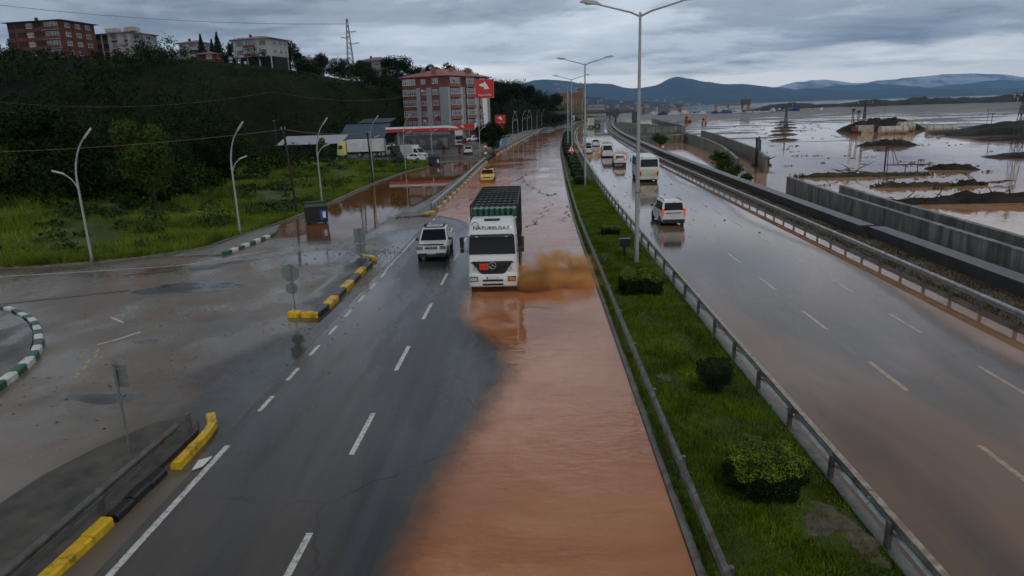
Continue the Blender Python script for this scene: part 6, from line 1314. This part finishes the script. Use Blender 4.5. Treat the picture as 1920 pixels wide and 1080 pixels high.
# scattered floating debris, too many to count
P = []; Q = []
rg = np.random.default_rng(11)
for i in range(330):
    y = 70+280*rg.random()**1.1; x = 30+y*rg.uniform(.14, .72) if i % 3 else y*rg.uniform(.32, .72)+rg.uniform(-4, 4)
    if x < RAIL(y)+12: continue
    r = (.08+.75*rg.random()**3)*(.7+y/350); k = int(10+34*r); d = rg.normal(0, 1, (k, 3)); d /= np.linalg.norm(d, axis=1, keepdims=True); d[:, 2] = np.abs(d[:, 2])
    P.append(d*np.array([r*rg.uniform(.8, 3.4), r*rg.uniform(.4, .9), r*rg.uniform(.15, .5)])+np.array([x, y, WATER_Z])); Q.append(d)
V, F = leaves(np.concatenate(P), np.concatenate(Q), .26, rg, .5)
tag(link('floating_debris', np_mesh('floating_debris', V, F, m_clod)), 'countless dark tufts and clods stranded across the flooded flats', 'debris', kind='stuff')
# cars and stores parked along the far shore
pals = [m_frame, m_vblue, m_boxw, m_vgrey, m_boxw]
V = MB()
for i in range(46):
    x = 108+i*3.0+random.uniform(-1, 1); y = 620+random.uniform(-15, 60); t = thing('parked_vehicle', 'tiny vehicle in the crowded yard on the far shore', 'vehicle', (x, y, -.3), R(random.uniform(0, 180)), 'vehicles in the far yard')
    l, h = random.choice(((4.4, 1.5), (4.4, 1.5), (6, 2.6), (9, 3.2))); m = random.choice(pals)
    MB().box((0, 0, .3+h*.3), (1.9, l, h*.55)).build('body', m, t); MB().box((0, -.2, .3+h*.72), (1.7, l*.55, h*.45), taper=.85).build('cabin', m_glass if h < 2 else m, t)
# small trees and shrubs on the bank come with the trees below

# ------------------------------------------------------------------ far end of the highway
m_silo = M('tan_silo', (.26, .175, .11), .7, var=.2, vs=.2); m_silod = M('silo_top', (.20, .105, .06), .7, var=.2, vs=.2)
t = thing('grain_silo', 'tall tan ribbed silo building at the end of the road', 'silo', (17.5, 505, 0), R(-5)); MB().box((8.5, 9, 7.5), (17, 18, 15)).build('wall', m_silo, t); MB().box((8.5, 9, 17), (17.4, 18.4, 4)).build('top_storey', m_silod, t); MB().box((15, 9, 20.5), (4, 8, 3)).build('head_house', m_silod, t)
for i in range(9): MB().cyl((1+i*1.9, -.2, 0), (1+i*1.9, -.2, 15), .75, 8).build('silo_rib', m_silo, t)
t = thing('port_building', 'white stepped building beside the silo', 'building', (38, 520, 0), R(-5))
for i, (w, z) in enumerate(((15, 0), (14, 3.4), (12.5, 6.8))): MB().box((7, 6, z+1.7), (w, 12, 3.3)).build('storey', m_pier, t); MB().box((7, -.05, z+1.9), (w*.92, .3, 1.2)).build('window_band', m_pane, t)
t = thing('footbridge', 'dark flat footbridge spanning the highway far ahead', 'bridge', (10, 385, 0), R(-6)); MB().box((19, 0, 5.6), (50, 3.0, .8)).build('deck', m_concd, t)
for x in (-5, 10, 17.5, 34, 43): MB().box((x, 0, 2.6), (.9, 1.6, 5.4)).build('pier', m_concd, t)
for s in (-1.45, 1.45): MB().box((19, s, 6.6), (50, .08, 1.0)).build('railing', m_galvd, t)
for x in (-6, 44): MB().slab((x-1.2, -9, .1), (x+1.2, -9, .1), (x+1.2, -1.4, 5.6), (x-1.2, -1.4, 5.6), .3).build('stair', m_concd, t)
for lb, x, y in (('dark gantry post on the seaward kerb beyond the footbridge', 47.5, 445), ('dark box-like cabinet post left of the green bank', 43.5, 380)):
    t = thing('gantry_post', lb, 'post', (x, y, 0)); MB().cyl((0, 0, 0), (0, 0, 4), .4, 8).build('post', m_concd, t); MB().box((0, 0, 5.2), (3.0, 1.2, 4.0)).build('panel', m_concd, t)
# low walls, sheds and houses of the far town
m_town = [M('town_white', (.26, .26, .26), .7, var=.15, vs=.02), M('town_grey', (.18, .18, .18), .7, var=.15, vs=.02), M('town_rose', (.20, .16, .15), .7, var=.15, vs=.02)]
for i in range(60):
    y = 3750+random.uniform(-250, 500); x = -50+i*15+random.uniform(-40, 40); w, d, h = random.uniform(10, 20), 14, random.choice((7, 9, 12, 16))
    if i < 14: y, x = 900+random.uniform(-60, 60), 70+i*9; w, d, h = random.uniform(8, 16), 10, random.uniform(4, 7)
    zb = -1 if i < 14 else max(-1, 60*(y-3700)/600-4)
    t = thing('town_building', 'small pale building of the hazy town across the bay' if i >= 14 else 'low warehouse on the shore beyond the silo', 'building', (x, y, zb), R(random.uniform(-20, 20)), 'far town' if i >= 14 else 'shore warehouses')
    MB().box((0, 0, h/2), (w, d, h+2)).build('wall', random.choice(m_town), t); MB().box((0, 0, h+1.4), (w*1.04, d*1.04, .8)).build('roof', m_roofp, t)

# ------------------------------------------------------------------ trees
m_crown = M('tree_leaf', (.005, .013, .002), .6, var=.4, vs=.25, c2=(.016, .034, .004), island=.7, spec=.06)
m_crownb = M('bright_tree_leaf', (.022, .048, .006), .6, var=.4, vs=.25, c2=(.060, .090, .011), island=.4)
m_conif = M('conifer_leaf', (.008, .016, .007), .6, var=.4, vs=.4, c2=(.014, .026, .010), island=.4)
m_bark = M('bark', (.045, .036, .028), .8, var=.4, vs=4)
def crown_pts(kind, n, rng):
    """points through the crown's volume in clumps; unit height 1"""
    if kind == 'conifer':
        z = rng.random(n)**1.3; lay = np.floor(z*9)/9; r = (1-z)*.26*(1-.45*((z*9) % 1)); a = rng.uniform(0, 2*np.pi, n); r = r*np.sqrt(rng.uniform(.25, 1, n))
        P = np.stack([r*np.cos(a), r*np.sin(a), .1+.9*z], 1); Nn = np.stack([np.cos(a), np.sin(a), np.full(n, .2)], 1); return P, Nn
    if kind == 'bush':
        k = 20; C = rng.normal(0, 1, (k, 3)); C /= np.linalg.norm(C, axis=1, keepdims=True); C = C*np.array([.36, .36, .36])*rng.uniform(.3, 1, (k, 1))+np.array([0, 0, .48]); rad = rng.uniform(.11, .20, k)
        i = rng.integers(0, k, n); d = rng.normal(0, 1, (n, 3)); d /= np.linalg.norm(d, axis=1, keepdims=True); P = C[i]+d*rad[i][:, None]*rng.uniform(.55, 1.05, (n, 1)); P[:, 2] = np.abs(P[:, 2]); return P, d+np.array([0, 0, .35])
    k = 16; C = rng.normal(0, 1, (k, 3)); C /= np.linalg.norm(C, axis=1, keepdims=True); wx = .34 if kind == 'round' else .24
    C = C*np.array([wx, wx, .27])*rng.uniform(.45, 1, (k, 1))+np.array([0, 0, .62]); rad = rng.uniform(.10, .19, k)*(1 if kind == 'round' else .85)
    i = rng.integers(0, k, n); d = rng.normal(0, 1, (n, 3)); d /= np.linalg.norm(d, axis=1, keepdims=True)
    P = C[i]+d*rad[i][:, None]*rng.uniform(.55, 1.05, (n, 1)); return P, d+np.array([0, 0, .35])
_tm = {}
def tree_mesh(kind, var, n, leaf):
    key = (kind, var)
    if key not in _tm:
        rng = np.random.default_rng(100+var); P, Nn = crown_pts({'bright': 'bush', 'dark': 'bush'}.get(kind, kind), n, rng); V, F = leaves(P, Nn, leaf, rng, .7)
        me = np_mesh('crown', V, F, {'conifer': m_conif, 'bright': m_crownb}.get(kind, m_crown))
        rr = random.Random(var); mb = MB(); mb.tube([(0, 0, -.03), (.01, 0, .25), (-.01, .01, .55), (0, 0, .85 if kind == 'conifer' else .7)], [.026, .020, .013, .004], 7)
        if kind != 'conifer':
            for q in range(7):
                a = rr.uniform(0, 6.28); z = rr.uniform(.28, .55); L = rr.uniform(.16, .3); mb.tube([(0, 0, z), (L*.5*math.cos(a), L*.5*math.sin(a), z+.1), (L*math.cos(a), L*math.sin(a), z+.24)], [.010, .007, .003], 5)
        o = mb.build('trunk', m_bark, None, 40); _tm[key] = (me, o.data); bpy.data.objects.remove(o)
    return _tm[key]
def tree(label, loc, h, kind='round', var=0, group=None, wide=1.0, n=2600, leaf=.055):
    t = thing('tree' if kind != 'conifer' else 'conifer', label, 'tree', loc, random.uniform(0, 6), group); c, k = tree_mesh(kind, var, n, leaf); t.scale = (h*wide, h*wide, h)
    link('crown', c, t); link('trunk', k, t); return t
gz = lambda x, y: float(verge_z(np.array(x), np.array(y))) if y < 122 else hz_(x, y)
tree('broad tree with yellow-green top standing in the verge behind the lamps', (-35.8, 63, 1.0), 8.8, 'bright', 1, None, .95, 14000, .030)
for i, (lb, x, y, h, k) in enumerate((('bushy tree at the left edge of the verge', -50, 60, 7.5, 'bright'), ('dark tree left of the yellow-topped tree', -44.5, 66, 8.2, 'dark'), ('tall dark tree behind the leftmost lamp', -55, 76, 10.5, 'dark'), ('wide dark tree at the far left of the verge', -64, 70, 10, 'dark'), ('dark tree right of the yellow-topped tree', -40, 86, 7.5, 'dark'), ('leafy tree beside the sheet-metal shed', -43.2, 140, 5.0, 'bright'), ('dark round tree at the foot of the slope', -62, 104, 9, 'dark'), ('low bushy tree in front of the shed', -52, 118, 6, 'dark'))):
    tree(lb, (x, y, gz(x, y)-.1), h, k, 2+i, None, 1.1, 9000, .036)
ridge = [('conifer group member at the far left of the skyline', -178, 244, 9, 'round'), ('dark round tree between the brick and grey hilltop buildings', -142, 262, 11, 'round'), ('tall conifer on the skyline right of the grey hilltop building', -122, 262, 12, 'conifer'), ('slender conifer second in the hilltop row', -118.5, 263, 10.5, 'conifer'), ('broad conifer third in the hilltop row', -115, 260, 12.5, 'conifer'), ('short conifer fourth in the hilltop row', -111.8, 262, 9, 'conifer'), ('tree rising behind the left end of the stilt house', -109, 268, 13, 'round'), ('tree rising behind the right end of the stilt house', -93, 272, 12.5, 'round'),
         ('round tree left of the pylon foot', -84, 280, 9.5, 'round'), ('dark tree directly below the pylon', -77, 281, 9, 'round'), ('tree just right of the pylon', -69, 284, 9.5, 'round'), ('tall dark tree beside the pinkish-roofed house', -55.5, 290, 14.5, 'round'), ('second tall tree right of the pinkish-roofed house', -50, 296, 11.5, 'round'), ('feathery tree on the skyline above the flats', -43, 300, 15, 'slim'), ('rounded tree on the skyline above the flats roof', -37, 302, 15, 'round'), ('tree above the right end of the flats roof', -29, 300, 13.5, 'round'), ('tree behind the petrol sign', -22.5, 292, 13, 'round'), ('big dark tree right of the petrol sign', -15.5, 292, 13, 'round'), ('sloping wood edge tree above the far lamps', -10, 308, 13, 'round'), ('dark tree above the row of curved lamps', -5, 330, 12, 'round'), ('next tree down towards the silo', 1, 352, 11.5, 'round'), ('second last tree before the silo', 6.5, 380, 11.5, 'round'), ('last dark tree before the silo', 12, 420, 12.5, 'round')]
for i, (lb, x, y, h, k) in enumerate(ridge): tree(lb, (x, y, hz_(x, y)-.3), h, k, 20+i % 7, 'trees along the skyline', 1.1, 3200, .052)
for i, (lb, x, y, h) in enumerate((('dense dark roadside tree before the petrol sign', -10.6, 150, 6.2), ('dark roadside tree behind the banded marker post', -9.6, 158, 6.8), ('roadside tree below the small petrol flag', -8.8, 167, 5.6), ('low roadside shrub tree by the pale blue board', -8.6, 142, 3.8))): tree(lb, (x, y, 0), h, 'round', 30+i % 3, None, 1.15, 5000, .042)
# hillside wood: one dark mass
P = []; Q = []; S_z = []
rg = np.random.default_rng(5); cnt = 0
while cnt < 1350:
    x = rg.uniform(-215, 25); y = rg.uniform(100, 430); d = y-float(TOE(x))
    if d < -3 or d > (190 if x > -108 else 185): continue
    open_slope = (-104 < x < -44) and (150 < y < 248) and mnoise.noise((x*.035, y*.035, 1.0)) > -.30
    if open_slope and rg.random() < .93: continue
    if (-112 < x < -66) and 226 < y < 262: continue
    if x < -112 and 222 < y < 256: continue
    h = rg.uniform(3.5, 8)*(1.25 if x > -45 else 1)
    if x < -112 and 185 < y < 250: h = rg.uniform(1.6, 3.4)
    k = int(190*(h/6)); c = rg.normal(0, 1, (6, 3))*np.array([.26, .26, .18])*h+np.array([0, 0, h*.55]); i = rg.integers(0, 6, k)
    v = rg.normal(0, 1, (k, 3)); v /= np.linalg.norm(v, axis=1, keepdims=True); p = c[i]+v*h*.24*rg.uniform(.6, 1.05, (k, 1)); p[:, 2] = np.maximum(p[:, 2], .1)
    P.append(p+np.array([x, y, hz_(x, y)-.2])); Q.append(v+np.array([0, 0, .3])); cnt += 1
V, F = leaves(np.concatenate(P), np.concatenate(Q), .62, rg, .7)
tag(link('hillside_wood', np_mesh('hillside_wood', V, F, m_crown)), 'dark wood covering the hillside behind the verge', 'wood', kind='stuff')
n = 60000; xx = rg.uniform(-125, -35, n); yy = rg.uniform(120, 252, n); ok = (yy-TOE(xx) > 4); xx, yy = xx[ok], yy[ok]
o = blades('hillside_grass', 'dark rough grass on the open part of the hillside', np.stack([xx, yy, hill(xx, yy)], 1), .55, .07, M('hill_grass_blades', (.006, .018, .0015), .7, var=.5, vs=.06, c2=(.026, .056, .004), island=.3), rg, .8)
P = []; Q = []
for i in range(420):
    y = rg.uniform(58, 121); x = -36-(y-58)*-.02-rg.random()**1.2*75
    if i % 3 == 0: x = -50-rg.random()*60; y = rg.uniform(50, 75)
    h = rg.uniform(2.2, 6.0)*min(1, .45+(-x-34)/30); k = int(240*h/4); v = rg.normal(0, 1, (k, 3)); v /= np.linalg.norm(v, axis=1, keepdims=True)
    q = np.floor(rg.random(k)*5); off = np.stack([np.sin(q*2.4), np.cos(q*2.4), np.sin(q*1.3)*.4], 1)*h*.25
    p = off+v*np.array([h*.34, h*.34, h*.42])*rg.uniform(.6, 1.05, (k, 1)); p[:, 2] = np.abs(p[:, 2]+h*.45)
    P.append(p+np.array([x, y, float(verge_z(np.array(x), np.array(y)))])); Q.append(v+np.array([0, 0, .3]))
V, F = leaves(np.concatenate(P), np.concatenate(Q), .40, rg, .7)
tag(link('verge_thicket', np_mesh('verge_thicket', V, F, m_crown)), 'dark thicket of shrubs at the back of the grass verge', 'thicket', kind='stuff')
# shrubs beyond the parapet and bank plants
for i, (lb, x, y, s) in enumerate((('leafy shrub overhanging the parapet beyond the bus', 26.8, 100, 1.6), ('green bush behind the parapet right of the bus', 25.6, 90, 1.5), ('pale shrub standing in the pond by the parapet', 28.5, 108, 2.0), ('low green bush at the foot of the cross wall', 29.5, 166, 2.4), ('green bush near the end of the far channel wall', 25.2, 84, 1.1))):
    t = tree(lb, (x, y, -.9), s*1.5, 'bright', 40+i % 2, None, 1.5, 1500, .09)
struct('green_bank', MB().add([(29.5, 200, -.5), (33, 200, -.75), (50, 244, -.7), (60, 330, -.6), (48, 400, .0), (36, 330, .1), (30, 250, .05)], [(0, 1, 2, 3, 4, 5, 6)]), M('bank_turf', (.035, .055, .012), .8, var=.4, vs=.3))
# ------------------------------------------------------------------ air
hz = bpy.data.materials.new('haze_air'); hz.use_nodes = True; t = hz.node_tree
t.nodes.remove(t.nodes['Principled BSDF']); pv = N(t, 'ShaderNodeVolumePrincipled')
pv.inputs['Color'].default_value = (.34, .62, 1.0, 1); pv.inputs['Density'].default_value = 5.5e-5; pv.inputs['Anisotropy'].default_value = .1
t.links.new(pv.outputs[0], t.nodes['Material Output'].inputs['Volume'])
tag(MB().box((6500, 11700, 545), (31500, 25800, 1104)).build('haze', hz), 'pale haze in the air over the flats and mountains', 'haze', kind='stuff')
